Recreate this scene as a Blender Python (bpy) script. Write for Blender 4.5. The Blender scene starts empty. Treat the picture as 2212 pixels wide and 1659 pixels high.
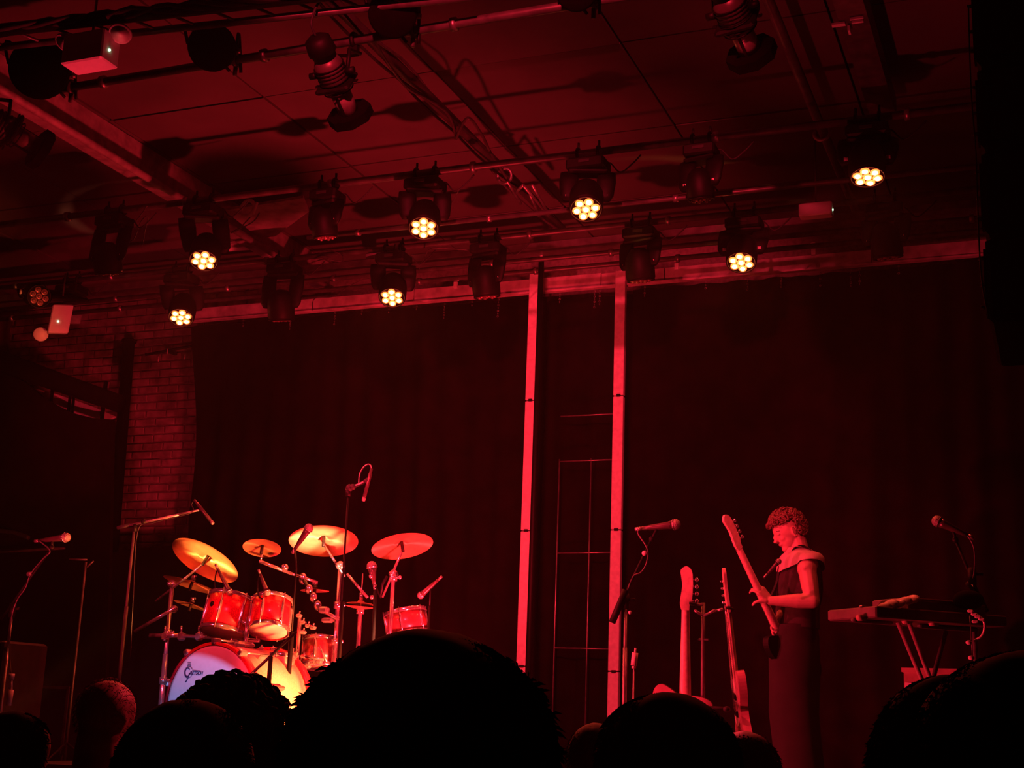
import bpy, math, random
from mathutils import Vector as V, Matrix, noise
random.seed(7)
R = math.radians
PI = math.pi
SC = bpy.context.scene
COL = SC.collection

# ------------------------------------------------------------ camera
FPX, CX, CY = 2966.0, 1106.0, 829.5
ay = V((2320-CX, -(1590-CY), -FPX)).normalized()
ax = -V((-6414-CX, -(1270-CY), -FPX)); ax = (ax - ax.dot(ay)*ay).normalized()
az = ax.cross(ay)
ROT = Matrix((ax, ay, az))            # camera -> world
CAM = V((0, 0, 0.5))
cd = bpy.data.cameras.new('camera'); cam = bpy.data.objects.new('camera', cd); COL.objects.link(cam)
cd.sensor_width = 36; cd.lens = FPX/2212*36; cd.clip_start = .05; cd.clip_end = 60
cam.matrix_world = Matrix.Translation(CAM) @ ROT.to_4x4()
SC.camera = cam
def ray(px, py): return ROT @ V(((px-CX)/FPX, -(py-CY)/FPX, -1.0))
def P(px, py, y):                      # world point on the depth plane y = const
    d = ray(px, py); return CAM + d*((y-CAM.y)/d.y)
def PT(px, py, t): return CAM + ray(px, py)*t
def PZ(px, py, z):
    d = ray(px, py); return CAM + d*((z-CAM.z)/d.z)
def scale_at(p): return -(ROT.transposed() @ (p-CAM)).z/FPX      # metres per pixel
CXD = ROT @ V((1, 0, 0)); CYD = ROT @ V((0, 1, 0)); CZD = ROT @ V((0, 0, 1))

# ------------------------------------------------------------ world, lights, exposure
w = bpy.data.worlds.new('world'); SC.world = w; w.use_nodes = True
w.node_tree.nodes['Background'].inputs[0].default_value = (1, .02, .02, 1)
w.node_tree.nodes['Background'].inputs[1].default_value = .0015
# thin theatrical haze in the whole room
_vs = w.node_tree.nodes.new('ShaderNodeVolumeScatter'); _vs.inputs['Density'].default_value = .0024; _vs.inputs['Anisotropy'].default_value = .5
w.node_tree.links.new(_vs.outputs[0], w.node_tree.nodes['World Output'].inputs['Volume'])
SC.view_settings.view_transform = 'Standard'; SC.view_settings.look = 'None'
SC.view_settings.exposure = 0; SC.view_settings.gamma = 1; SC.view_settings.use_curve_mapping = False
SC.cycles.use_denoising = True
SC.cycles.max_bounces = 4; SC.cycles.diffuse_bounces = 2; SC.cycles.glossy_bounces = 2; SC.cycles.adaptive_threshold = .03
SC.cycles.sample_clamp_indirect = 3
def spot(name, loc, to, power, color, angle=60, blend=.4, size=.08):
    l = bpy.data.lights.new(name, 'SPOT'); o = bpy.data.objects.new(name, l); COL.objects.link(o)
    l.energy = power; l.color = color; l.spot_size = R(angle); l.spot_blend = blend; l.shadow_soft_size = size
    o.location = loc; o.rotation_euler = (V(to)-V(loc)).to_track_quat('-Z', 'Y').to_euler()
    return o
RED = (1, .022, .05)
# stage-floor lamps beside and before the kit: they light kit, ceiling and rig from below; added fills marked
spot('floor_lamp_and_fill_red', (-2.85, 6.95, .25), (-5.6, 8.7, 3.3), 900, (1, .02, .035), 108, 1, .12)
spot('floor_lamp_amber', (-3.0, 6.72, .25), (-4.80, 6.88, .92), 1300, (1, .17, .04), 47, .6, .08)
spot('added_cymbal_fill_amber', (-3.0, 6.62, .25), (-4.12, 7.2, 1.44), 3800, (1, .26, .13), 10, .5, .05)  # unseen amber spot added to brighten the ride cymbal
spot('footlight_and_fill_red', (-4.9, 4.7, .25), (-1.6, 8.4, 1.1), 950, RED, 44, .6, .12)
spot('footlight_violet', (-3.7, 4.7, .2), (-4.47, 6.6, .215), 125, (.30, .42, 1), 30, .05, .02)
spot('footlight_and_fill_red', (-4.7, 4.7, .25), (-5.6, 6.6, 1.40), 420, RED, 30, .7, .06)  # unseen fill added to redden the far-left microphone
spot('front_wash_and_fill_red', (-6.3, 3.4, 2.8), (-5.0, 6.95, 1.55), 420, RED, 27, .8, .08)  # added front-left key from no visible lamp, brightens the stands left of the kit
spot('floor_lamp_and_fill_red', (-3.5, 5.5, .25), (-.75, 6.6, 1.05), 520, RED, 28, .6, .06)  # added narrow fill for the keyboard and its stand, source unseen
# two rig lamps throw their beams on to the crowd
spot('crowd_beam_red', (-1.0, 7.2, 3.4), (-2.26, 2.95, .55), 700, RED, 9, .8, .05)
spot('crowd_beam_red', (-2.6, 7.3, 3.4), (-.75, 3.3, .5), 500, RED, 9, .8, .05)
spot('added_cymbal_fill_amber', (-5.75, 6.2, .2), (-4.85, 7.1, 1.36), 2000, (1, .24, .06), 11, .5, .05)  # second added amber spot, unseen, brightens the underside of the steep left crash
spot('footlight_and_fill_red', (-4.0, 5.4, .2), (-4.72, 5.14, 3.8), 420, RED, 14, .7, .05)  # added lamp out of sight, brightens the underside of the top-left emergency light
spot('added_side_fill_red', (-1.5, 5.4, .6), (-.85, 6.9, 4.3), 130, RED, 40, .9, .05)  # unseen red fill added to bring up the far-right ceiling duct
spot('added_side_fill_red', (-6.3, 6.6, 3.3), (-7.9, 9.6, 2.75), 130, RED, 26, .6, .05)  # unseen red fill added to light the pale plate at the left wall
# red wash from the front truss over the audience
spot('front_wash_and_fill_red', (-2.2, 2.0, 4.1), (-4.3, 7.1, 1.40), 2000, RED, 20, .6, .1)
spot('front_wash_and_fill_red', (-1.0, 0.2, 3.9), (-3.6, 9.9, 2.5), 2900, RED, 31, .5, .1)
spot('front_wash_and_fill_red', (-5.6, 4.4, 3.6), (-1.7, 8.4, 1.2), 1500, RED, 32, .6, .06)

# ------------------------------------------------------------ materials
MATS = {}
def mat(name, col, rough=.5, metal=0, var=.25, scale=20, emit=None, estr=0, bump=0, coat=0, spec=None):
    if name in MATS: return MATS[name]
    m = bpy.data.materials.new(name); m.use_nodes = True; nt = m.node_tree; b = nt.nodes['Principled BSDF']
    tc = nt.nodes.new('ShaderNodeTexCoord'); nz = nt.nodes.new('ShaderNodeTexNoise'); nz.inputs['Scale'].default_value = scale
    nz.inputs['Detail'].default_value = 4
    nt.links.new(tc.outputs['Object'], nz.inputs['Vector'])
    rp = nt.nodes.new('ShaderNodeValToRGB')
    rp.color_ramp.elements[0].position = .3; rp.color_ramp.elements[1].position = .7
    rp.color_ramp.elements[0].color = tuple(c*(1-var) for c in col)+(1,)
    rp.color_ramp.elements[1].color = tuple(min(1, c*(1+var)) for c in col)+(1,)
    nt.links.new(nz.outputs['Fac'], rp.inputs['Fac']); nt.links.new(rp.outputs['Color'], b.inputs['Base Color'])
    b.inputs['Roughness'].default_value = rough; b.inputs['Metallic'].default_value = metal
    if spec is not None: b.inputs['Specular IOR Level'].default_value = spec
    if coat: b.inputs['Coat Weight'].default_value = coat
    if bump:
        bp = nt.nodes.new('ShaderNodeBump'); bp.inputs['Strength'].default_value = bump; bp.inputs['Distance'].default_value = .01
        nt.links.new(nz.outputs['Fac'], bp.inputs['Height']); nt.links.new(bp.outputs['Normal'], b.inputs['Normal'])
    if emit:
        b.inputs['Emission Color'].default_value = tuple(emit)+(1,); b.inputs['Emission Strength'].default_value = estr
    MATS[name] = m; return m
BLACK = mat('black_paint', (.006, .005, .005), .55, spec=.22)
MATTE = mat('matte_black', (.004, .0035, .0035), .9, spec=.05)
RUBBER = mat('black_rubber', (.02, .02, .02), .7)
CURT = mat('black_velour', (.0095, .0055, .0055), .95, scale=6, bump=.1, spec=0)
CHROME = mat('chrome', (.75, .75, .78), .16, .88, .05)
STEEL = mat('galvanised_steel', (.35, .34, .34), .4, .8, .3)
PIPE = mat('painted_pipe', (.10, .09, .09), .42, .3, .4, 12)
WHITE = mat('white_enamel', (.72, .70, .70), .45, 0, .05)
POST = mat('whitewashed_post', (.74, .68, .72), .6, 0, .12, 30)
FASCIA = mat('weathered_pale_timber', (.55, .47, .50), .7, 0, .35, 9)
CEIL = mat('dark_ceiling_board', (.10, .08, .08), .8, 0, .12, 3)
STEELBEAM = mat('painted_steel_beam', (.34, .30, .31), .55, .1, .3, 14)
BRICK = mat('painted_brick', (.17, .13, .13), .8, 0, .5, 9, bump=.6)
MORTAR = mat('mortar', (.17, .14, .14), .9, 0, .3, 30)
FLOOR = mat('stage_floor', (.03, .028, .028), .55, 0, .4, 4)
DARKWALL = mat('dark_plaster', (.045, .035, .035), .8, 0, .3, 3)
SPARKLE = mat('red_lacquer', (.72, .012, .04), .28, .25, .35, 160, coat=.6)
AMBER = mat('champagne_lacquer', (.80, .50, .42), .3, .2, .2, 120, coat=.5)
HEADW = mat('coated_drum_head', (.80, .76, .80), .6, 0, .04, 40)
CLEARH = mat('clear_drum_head', (.62, .42, .40), .3, 0, .1, 30)
BRASS = mat('cymbal_bronze', (.95, .66, .34), .30, .78, .12, 26)
_b = BRASS.node_tree.nodes['Principled BSDF']; _b.inputs['Anisotropic'].default_value = .88
_tg = BRASS.node_tree.nodes.new('ShaderNodeTangent'); _tg.direction_type = 'RADIAL'; _tg.axis = 'Z'
BRASS.node_tree.links.new(_tg.outputs['Tangent'], _b.inputs['Tangent'])
MAPLE = mat('maple_neck', (.72, .52, .44), .35, 0, .15, 40)
PINKG = mat('gloss_guitar_paint', (.60, .30, .32), .25, 0, .1, 20, coat=.7)
CREAM = mat('cream_pickguard', (.85, .75, .75), .3, 0, .05)
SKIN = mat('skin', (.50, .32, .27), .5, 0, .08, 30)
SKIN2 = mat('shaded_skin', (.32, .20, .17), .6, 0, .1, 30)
HAIR = mat('dark_hair', (.12, .06, .045), .5, 0, .5, 60)
HAIRB = mat('black_hair', (.010, .008, .008), .8, 0, .4, 60, spec=.1)
HAIRR = mat('brown_hair', (.09, .05, .04), .6, 0, .4, 60)
VEST = mat('dark_knit', (.03, .02, .022), .9, 0, .3, 30)
YOKE = mat('pale_cotton', (.50, .42, .42), .85, 0, .12, 30)
TROUS = mat('dark_trousers', (.018, .012, .014), .9, 0, .3, 8)
COAT = mat('dark_jacket', (.012, .010, .010), .9)
MICGR = mat('mic_grille', (.30, .28, .28), .4, .6, .3, 200, bump=.6)
MICB = mat('mic_body', (.07, .05, .05), .3, .2)
TAPE = mat('pale_tape', (.8, .7, .7), .5)
LOGO = mat('logo_ink', (.03, .02, .10), .6, 0, .1)
LENS = mat('lit_led_lens', (.9, .5, .4), .2, emit=(1, .20, .08), estr=34)
LENSRIM = mat('led_lens_rim', (.8, .3, .2), .2, emit=(1, .12, .02), estr=4.5)
LENSOFF = mat('unlit_lens', (.35, .2, .2), .15, .4)
GREENLED = mat('green_indicator', (.2, .8, .4), .4, emit=(.5, 1, .55), estr=5)
FROST = mat('frosted_lamp', (.75, .7, .7), .35)
WOODBOX = mat('wooden_crate', (.42, .24, .2), .7, 0, .3, 12)

# ------------------------------------------------------------ mesh building
def frame(d, up=None):
    d = V(d).normalized(); u = V(up) if up is not None else (V((0, 0, 1)) if abs(d.z) < .95 else V((1, 0, 0)))
    a = u.cross(d).normalized(); b = d.cross(a).normalized()
    return a, b, d
class MB:
    def __init__(s): s.v = []; s.f = []; s.sm = []
    def add(s, vs, fs, smooth=True):
        n = len(s.v); s.v += [V(x) for x in vs]; s.f += [tuple(i+n for i in f) for f in fs]; s.sm += [smooth]*len(fs); return s
    def box(s, c, size, X=(1, 0, 0), Y=(0, 1, 0), Z=(0, 0, 1), bev=0):
        c = V(c); X, Y, Z = V(X), V(Y), V(Z); hx, hy, hz = size[0]/2, size[1]/2, size[2]/2
        if not bev:
            vs = [c+X*hx*i+Y*hy*j+Z*hz*k for i in (-1, 1) for j in (-1, 1) for k in (-1, 1)]
            return s.add(vs, [(0, 1, 3, 2), (4, 6, 7, 5), (0, 4, 5, 1), (2, 3, 7, 6), (0, 2, 6, 4), (1, 5, 7, 3)], False)
        b = min(bev, hx*.9, hy*.9, hz*.9)
        pts = []
        for k, e in ((-1, b), (-1, 0), (1, 0), (1, b)):
            zz = hz*k if e else (hz-b)*k
            x, y = hx-e, hy-e; c2 = b
            for (i, j) in ((x-c2, -y), (x, -y+c2), (x, y-c2), (x-c2, y), (-x+c2, y), (-x, y-c2), (-x, -y+c2), (-x+c2, -y)):
                pts.append(c+X*i+Y*j+Z*zz)
        fs = [tuple(range(7, -1, -1)), tuple(range(24, 32))]
        for r in range(3):
            for q in range(8):
                a = r*8+q; bq = r*8+(q+1) % 8; fs.append((a, bq, bq+8, a+8))
        return s.add(pts, fs, False)
    def cyl(s, p0, p1, r0, r1=None, n=12, cap=True, smooth=True):
        return s.rings([(p0, r0), (p1, r1 if r1 is not None else r0)], V(p1)-V(p0), n, cap, smooth)
    def rings(s, prof, axis, n=16, cap=True, smooth=True, up=None):
        a, b, d = frame(axis, up); vs = []; fs = []
        for p, r in prof:
            rx, ry = r if isinstance(r, tuple) else (r, r)
            for k in range(n):
                t = 2*PI*k/n; vs.append(V(p)+a*math.cos(t)*rx+b*math.sin(t)*ry)
        for i in range(len(prof)-1):
            for k in range(n):
                q = (k+1) % n; fs.append((i*n+k, i*n+q, (i+1)*n+q, (i+1)*n+k))
        if cap: fs.append(tuple(range(n-1, -1, -1))); fs.append(tuple((len(prof)-1)*n+k for k in range(n)))
        return s.add(vs, fs, smooth)
    def lathe(s, o, axis, prof, n=24, cap=True, smooth=True):     # prof: (distance along axis, radius)
        d = V(axis).normalized(); return s.rings([(V(o)+d*h, r) for h, r in prof], d, n, cap, smooth)
    def tube(s, pts, r, n=8, cap=True):
        pts = [V(p) for p in pts]; vs = []; fs = []; a = None
        for i, p in enumerate(pts):
            d = (pts[min(i+1, len(pts)-1)]-pts[max(i-1, 0)]).normalized()
            if a is None: a, b, _ = frame(d)
            else:
                a = (a-a.dot(d)*d); a = a.normalized() if a.length > 1e-5 else frame(d)[0]; b = d.cross(a)
            rr = r[i] if isinstance(r, (list, tuple)) else r
            for k in range(n):
                t = 2*PI*k/n; vs.append(p+a*math.cos(t)*rr+b*math.sin(t)*rr)
        for i in range(len(pts)-1):
            for k in range(n):
                q = (k+1) % n; fs.append((i*n+k, i*n+q, (i+1)*n+q, (i+1)*n+k))
        if cap: fs.append(tuple(range(n-1, -1, -1))); fs.append(tuple((len(pts)-1)*n+k for k in range(n)))
        return s.add(vs, fs)
    def ell(s, c, rx, ry=None, rz=None, X=(1, 0, 0), Y=(0, 1, 0), Z=(0, 0, 1), n=16, m=10, fn=None):
        ry = ry or rx; rz = rz or rx; c = V(c); X, Y, Z = V(X), V(Y), V(Z); vs = []; fs = []
        for i in range(m+1):
            ph = -PI/2+PI*i/m
            for k in range(n):
                t = 2*PI*k/n; q = V((math.cos(ph)*math.cos(t), math.cos(ph)*math.sin(t), math.sin(ph)))
                g = fn(q) if fn else 1
                vs.append(c+(X*q.x*rx+Y*q.y*ry+Z*q.z*rz)*g)
        for i in range(m):
            for k in range(n):
                q = (k+1) % n; fs.append((i*n+k, i*n+q, (i+1)*n+q, (i+1)*n+k))
        return s.add(vs, fs)
    def capsule(s, p0, p1, r0, r1, n=12):
        p0, p1 = V(p0), V(p1); s.ell(p0, r0, n=n, m=8); s.ell(p1, r1, n=n, m=8); return s.cyl(p0, p1, r0, r1, n)
    def prism(s, pts, o, X, Y, N, th, hole=None):                 # 2-D outline extruded along N
        o, X, Y, N = V(o), V(X), V(Y), V(N); n = len(pts)
        vs = [o+X*p[0]+Y*p[1]+N*th/2 for p in pts]+[o+X*p[0]+Y*p[1]-N*th/2 for p in pts]
        fs = [tuple(range(n)), tuple(range(2*n-1, n-1, -1))]+[(i, n+i, n+(i+1) % n, (i+1) % n) for i in range(n)]
        return s.add(vs, fs, False)
    def torus(s, c, axis, Rr, r, n=32, m=8, arc=2*PI, squash=1):
        a, b, d = frame(axis); vs = []; fs = []; c = V(c); full = arc > 6.28
        for i in range(n if full else n+1):
            t = arc*i/n; e = a*math.cos(t)+b*math.sin(t)
            for k in range(m):
                u = 2*PI*k/m; vs.append(c+e*(Rr+r*math.cos(u))+d*r*squash*math.sin(u))
        for i in range(n):
            for k in range(m):
                i2 = (i+1) % n if full else i+1; q = (k+1) % m
                fs.append((i*m+k, i2*m+k, i2*m+q, i*m+q))
        return s.add(vs, fs)
    def mesh(s, name, off=V((0, 0, 0))):
        me = bpy.data.meshes.new(name); me.from_pydata([v-off for v in s.v], [], s.f)
        me.polygons.foreach_set('use_smooth', s.sm); me.update(); return me
def OFF(o):
    z = V((0, 0, 0))
    while o is not None: z = z+o.location; o = o.parent
    return z
def part(name, mb, m, parent=None, label=None, kind=None):
    me = mb.mesh(name, OFF(parent)); o = bpy.data.objects.new(name, me); COL.objects.link(o); me.materials.append(m)
    if parent is not None: o.parent = parent
    if label: o['label'] = label
    if kind: o['kind'] = kind
    return o
def thing(name, label, cat, loc, group=None):
    o = bpy.data.objects.new(name, None); COL.objects.link(o); o.location = V(loc); o.empty_display_size = .1
    o['label'] = label; o['category'] = cat
    if group: o['group'] = group
    return o
def single(name, mb, m, label, cat, group=None):
    o = part(name, mb, m); o['label'] = label; o['category'] = cat
    if group: o['group'] = group
    return o
def struct(name, mb, m, parent=None):
    o = part(name, mb, m, parent)
    if parent is None: o['kind'] = 'structure'
    return o
def smoothpts(pts, k=6):
    pts = [V(p) for p in pts]; out = []
    for i in range(len(pts)-1):
        p0 = pts[max(i-1, 0)]; p1 = pts[i]; p2 = pts[i+1]; p3 = pts[min(i+2, len(pts)-1)]
        for j in range(k):
            t = j/k
            out.append(.5*((2*p1)+(p2-p0)*t+(2*p0-5*p1+4*p2-p3)*t*t+(-p0+3*p1-3*p2+p3)*t**3))
    return out+[pts[-1]]
def ellipse_normal(c, ratio, ang, down=True):
    """unit normal of a disc at c that the camera sees as an ellipse (minor/major = ratio, major axis tilted ang deg)"""
    toc = (CAM-c).normalized(); a = R(ang)
    mj = CXD*math.cos(a)-CYD*math.sin(a); mj = (mj-mj.dot(toc)*toc).normalized()
    mn = toc.cross(mj).normalized()
    if mn.z > 0: mn = -mn
    s = math.sqrt(max(0, 1-ratio*ratio))
    return (toc*ratio+mn*s*(1 if down else -1)).normalized()

# ------------------------------------------------------------ the room
ZC = 4.4
AF = -1.1
struct('floor', MB().box((-3, 1, AF-.05), (14, 13, .1)), FLOOR)
st = struct('floor_stage', MB().box((-3.9, 7.6, -.55), (11.4, 6.2, 1.098)), FLOOR)
ce = struct('ceiling', MB().box((-3.6, 4, ZC+.09), (12.6, 13.4, .1)), MATTE)
xs = [-9.62, -8.40, -7.18, -5.96, -4.74, -3.50, -2.28, -1.06, .16, 1.4]
ysm = [-2.64, -.2, 1.02, 2.24, 3.46, 4.68, 5.90, 7.12, 8.34, 9.56, 10.4]
for i in range(len(xs)-1):
    for j in range(len(ysm)-1):
        dz = random.uniform(-.006, .006)
        part('panel', MB().box(((xs[i]+xs[i+1])/2, (ysm[j]+ysm[j+1])/2, ZC+.02+dz), (xs[i+1]-xs[i]-.016, ysm[j+1]-ysm[j]-.016, .03)), CEIL, ce)
struct('wall_right', MB().box((2.0, 4, 1.7), (.2, 13.4, 5.7)), DARKWALL)
struct('wall_left', MB().box((-9.75, 4, 1.7), (.2, 13.4, 5.7)), DARKWALL)
struct('wall_front', MB().box((-3.8, -2.7, 1.7), (12, .2, 5.7)), DARKWALL)
wb = struct('wall_back', MB().box((-3.8, 10.5, 1.7), (12, .2, 5.7)), MORTAR)
# bricks of the back wall where the curtain leaves it bare
nb = 0; low = MB()
bx0, bx1 = -9.6, -6.9
c = 0; z = .04
while z < 4.3:
    off = (c % 2)*.112
    x = bx0-off
    if c == 0: pass
    while x < bx1:
        dy = random.uniform(-.006, .006); wv = .213+random.uniform(-.008, .004)
        cc = (x+.1125, 10.391+dy*.5, z+.036); sz = (wv, .03, .066+random.uniform(-.004, .003))
        if 1.75 < z < 3.95 and -8.66 < x < -7.0 and nb < 300:
            part('brick', MB().box(cc, sz, bev=.006), BRICK, wb); nb += 1
        else: low.box(cc, sz)
        x += .225
    z += .078; c += 1
part('brick_courses', low, BRICK, wb, kind='stuff')

# stage curtains (folded velour)
def curtain(label, x0, x1, ztop, edge, seed, y0=10.12, amp=.016):
    mb = MB(); nx = int((x1-x0)/.03); nz = 24; vs = []; fs = []
    for i in range(nx+1):
        x = x0+(x1-x0)*i/nx
        for k in range(nz+1):
            z = .01+(ztop-.01)*k/nz
            y = y0+amp*math.sin(x*26+1.8*noise.noise(V((x*2.2, seed, z*.35))))+.03*noise.noise(V((x*5, seed, z*.5)))
            xx = x+(edge(z)*(1-i/nx)**6 if edge else 0)
            vs.append((xx, y, z))
    for i in range(nx):
        for k in range(nz):
            a = i*(nz+1)+k; fs.append((a, a+nz+1, a+nz+2, a+1))
    mb.add(vs, fs)
    vs2 = [(v[0], v[1]+.012, v[2]) for v in vs]; mb.add(vs2, [f[::-1] for f in fs])
    return single('curtain', mb, CURT, label, 'curtain')
curtain('tall black folded stage curtain behind the drum kit, left of the pale posts', P(413, 1100, 10.12).x, -3.84, 3.86, lambda z: (.05*math.sin((z-2.1)*2.4) if z > 2.1 else 0)-.075*(z-1.9), 1)
curtain('black curtain filling the gap between the two pale posts', -3.86, -3.05, 3.86, None, 5, 10.22, .02)
curtain('wide black stage curtain behind the bass player and the keyboard', -3.1, .3, 3.86, None, 9)

# fascia timber across the top of the curtains
fb = thing('fascia_beam', 'long pale timber fascia running across the top of the stage curtains', 'beam', (-4, 9.93, 3.84))
xx = [-7.35, -6.1, -4.95, -3.3, -2.78, -1.2, .5]
for i in range(len(xx)-1):
    part('plank', MB().box(((xx[i]+xx[i+1])/2, 9.93, 3.895+random.uniform(-.004, .004)), (xx[i+1]-xx[i]-.008, .035, .105)), FASCIA, fb)
part('bottom_rail', MB().box((-3.4, 9.92, 3.835), (7.9, .05, .014)), FASCIA, fb)
# brackets on the fascia
for i, px in enumerate([(1462, 562), (1757, 530), (985, 603)]):
    p = P(px[0], px[1], 9.6)
    t = thing('pipe_bracket', ['small pale bracket on the rig pipe right of the second post', 'small pale pipe bracket near the lit lamp at right', 'small pale bracket on the pipe between the posts and the drums side lamp'][i], 'bracket', p)
    part('clamp_plate', MB().box(p, (.035, .05, .03), bev=.004), WHITE, t); part('strap', MB().box(p+V((0, 0, -.05)), (.03, .02, .05)), WHITE, t)

# pale posts
def post(px_top, px_bot, label):
    top = P(px_top, 600, 9.86); bot = P(px_bot, 1420, 9.86); x = (top.x+bot.x)/2
    t = thing('post', label, 'post', (x, 9.86, 0), 'pale posts')
    zs = [0] + [P(px_top, y, 9.86).z for y in ((1451, 1145, 856) if px_top > 1200 else (1440, 1147, 866))] + [P(px_top, 585, 9.86).z]
    for i in range(len(zs)-1):
        if zs[i+1]-zs[i] < .03: continue
        part('post_section', MB().box((x, 9.86, (zs[i]+zs[i+1])/2), (.082, .05, zs[i+1]-zs[i]-.008), bev=.004), POST, t)
        if i: part('joint_clip', MB().box((x+.005, 9.83, zs[i]), (.03, .016, .018)), BLACK, t)
post(1153, 1132, 'tall pale upright post, left of the pair, in front of the black curtain')
post(1340, 1329, 'tall pale upright post, right of the pair, behind the bass microphone stand')

# pipe frame standing between the posts
pf = thing('scaffold', 'thin dark metal frame of rails standing between the two pale posts', 'scaffold', (-3.5, 10.0, 0))
xa, xb = P(1200, 1300, 10.0).x, P(1322, 1300, 10.0).x
for i, y in enumerate((897, 995, 1194, 1401)):
    z = P(1265, y, 10.0).z
    part('rail', MB().cyl((xa, 10.0, z), (xb, 10.0, z), .006, n=8), STEEL, pf)
for x in (xa, P(1270, 1300, 10.0).x):
    part('upright', MB().cyl((x, 10.0, 0), (x, 10.0, P(1265, 990, 10.0).z), .006, n=8), STEEL, pf)
# black mast before the left post
pm = P(1170, 545, 9.5)
t = thing('mast', 'slim black mast rising to the rig beside the left pale post', 'pole', (pm.x, 9.5, 0))
part('tube', MB().cyl((pm.x, 9.5, 0), (pm.x, 9.5, pm.z-.08), .022, n=12), BLACK, t)
part('tip', MB().cyl((pm.x, 9.5, pm.z-.08), (pm.x, 9.5, pm.z+.02), .012, n=12), WHITE, t, 'pale tip')

# ------------------------------------------------------------ ceiling steel
def ibeam(x, y0, y1, label, wd=.15, zb=4.16, m=STEELBEAM, holes=True):
    t = thing('ceiling_beam', label, 'beam', (x, y0, zb))
    part('bottom_flange', MB().box((x, (y0+y1)/2, zb), (wd, y1-y0, .014)), m, t)
    part('web', MB().box((x+.02, (y0+y1)/2, (zb+ZC)/2), (.012, y1-y0, ZC-zb)), m, t)
    return t
ibeam(-6.02, 2.5, 10.3, 'wide pale steel beam running front to back, leftmost under the ceiling')
t = thing('conduit', 'thin pipe clamped along the leftmost ceiling beam', 'pipe', (-5.86, 2.6, 4.12))
part('tube', MB().cyl((-5.9, 2.6, 4.12), (-5.9, 10.2, 4.12), .028, n=10), STEELBEAM, t)
# middle pipe with cable bundle
XM = PZ(960, 243, 4.12).x
t = thing('ceiling_pipe', 'middle front-to-back ceiling pipe wrapped in cables', 'pipe', (XM, 3, 4.12))
part('tube', MB().cyl((XM, 2.5, 4.12), (XM, 9.3, 4.12), .034, n=12), PIPE, t)
for q in range(3):
    pts = []; ph = q*2.1
    for k in range(60):
        y = 4.2+5.0*k/59; rr = .045+.02*noise.noise(V((y*1.3, q*7, 0)))
        pts.append((XM+rr*math.cos(y*1.7+ph), y, 4.11+rr*math.sin(y*1.7+ph)-.02*abs(math.sin(y*2.3+q))))
    part('cable', MB().tube(pts, .009, 6), [RUBBER, PIPE, BLACK][q], t)
pts = [PZ(*p, 4.02) for p in ((805, 80), (840, 140), (880, 190), (925, 215), (970, 250), (985, 300))]
part('cable', MB().tube(smoothpts(pts), .008, 6), PIPE, t)
pts = [PZ(*p, 4.0) for p in ((985, 300), (1010, 255), (1040, 290), (1060, 330), (1095, 385))]
part('cable', MB().tube(smoothpts(pts), .01, 6), PIPE, t)
pc = PZ(1090, 380, 4.06)
part('clamp', MB().torus(pc, (0, 1, .2), .05, .012, 18, 6), STEEL, t)
for a, b in (((1095, 390), (1125, 440)), ((1130, 400), (1185, 465)), ((1110, 420), (1130, 400)), ((1145, 420), (1160, 455)), ((1150, 400), (1185, 462))):
    part('rod', MB().cyl(PZ(*a, 4.0), PZ(*b, 3.98), .011, n=8), STEEL, t)
# right pipe and duct
XR = PZ(1780, 290, 4.12).x
t = thing('ceiling_pipe', 'bare front-to-back ceiling pipe, right of centre', 'pipe', (XR, 2, 4.12))
part('tube', MB().cyl((XR, 2, 4.12), (XR, 10.1, 4.12), .03, n=12), PIPE, t)
part('clamp', MB().torus(PZ(1775, 288, 4.12), (0, 1, 0), .045, .014, 18, 6), STEEL, t)
t = thing('duct', 'flat rectangular duct along the ceiling at far right', 'duct', (-.88, 2, 4.15))
part('duct_body', MB().box((-.88, 4.95, 4.22), (.15, 6.3, .14)), PIPE, t)
pj = PZ(1832, 50, 4.14)
part('joint_strap', MB().box((pj.x-.05, pj.y, 4.14), (.07, .03, .012)).box((pj.x+.05, pj.y, 4.14), (.06, .015, .012)).box((pj.x+.05, pj.y-.04, 4.14), (.07, .012, .012)).box((pj.x, pj.y+.04, 4.12), (.012, .05, .03)), WHITE, t, 'pale strap')

# horizontal rig pipes
def hpipe(y, z, x0, x1, r, label, m=PIPE):
    t = thing('rig_pipe', label, 'pipe', (x0, y, z)); part('tube', MB().cyl((x0, y, z), (x1, y, z), r, n=12), m, t)
    n = 0; x = x0+.4
    while x < x1-.2:
        part('collar', MB().cyl((x-.015, y, z), (x+.015, y, z), r*1.5, n=12), STEEL, t); x += random.uniform(.9, 1.6)
    return t
hpipe(5.75, 3.9, -5.3, .1, .024, 'crosswise rig pipe nearest the camera, holding the round cans')
hpipe(7.5, 3.9, -9.5, .2, .024, 'crosswise rig pipe holding the front row of moving heads')
hpipe(7.9, 3.7, -4.8, .2, .016, 'thin crosswise pipe just behind the front row of lamps')
hpipe(8.78, 3.9, -9.5, .2, .022, 'crosswise rig pipe holding the rear row of moving heads')
hpipe(9.32, 3.9, -9.3, .2, .020, 'thin crosswise pipe behind the rear row of lamps')
hpipe(9.58, 3.9, -9.3, .2, .020, 'rearmost crosswise pipe just before the timber fascia')
t = thing('cable_tray', 'dark flat tray running crosswise above the rearmost pipes', 'tray', (-3, 9.45, 3.99))
part('tray_base', MB().box((-4.4, 9.45, 4.0), (9.4, .2, .015)), PIPE, t); part('tray_side', MB().box((-4.4, 9.35, 4.02), (9.4, .01, .05)), PIPE, t)
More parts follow.
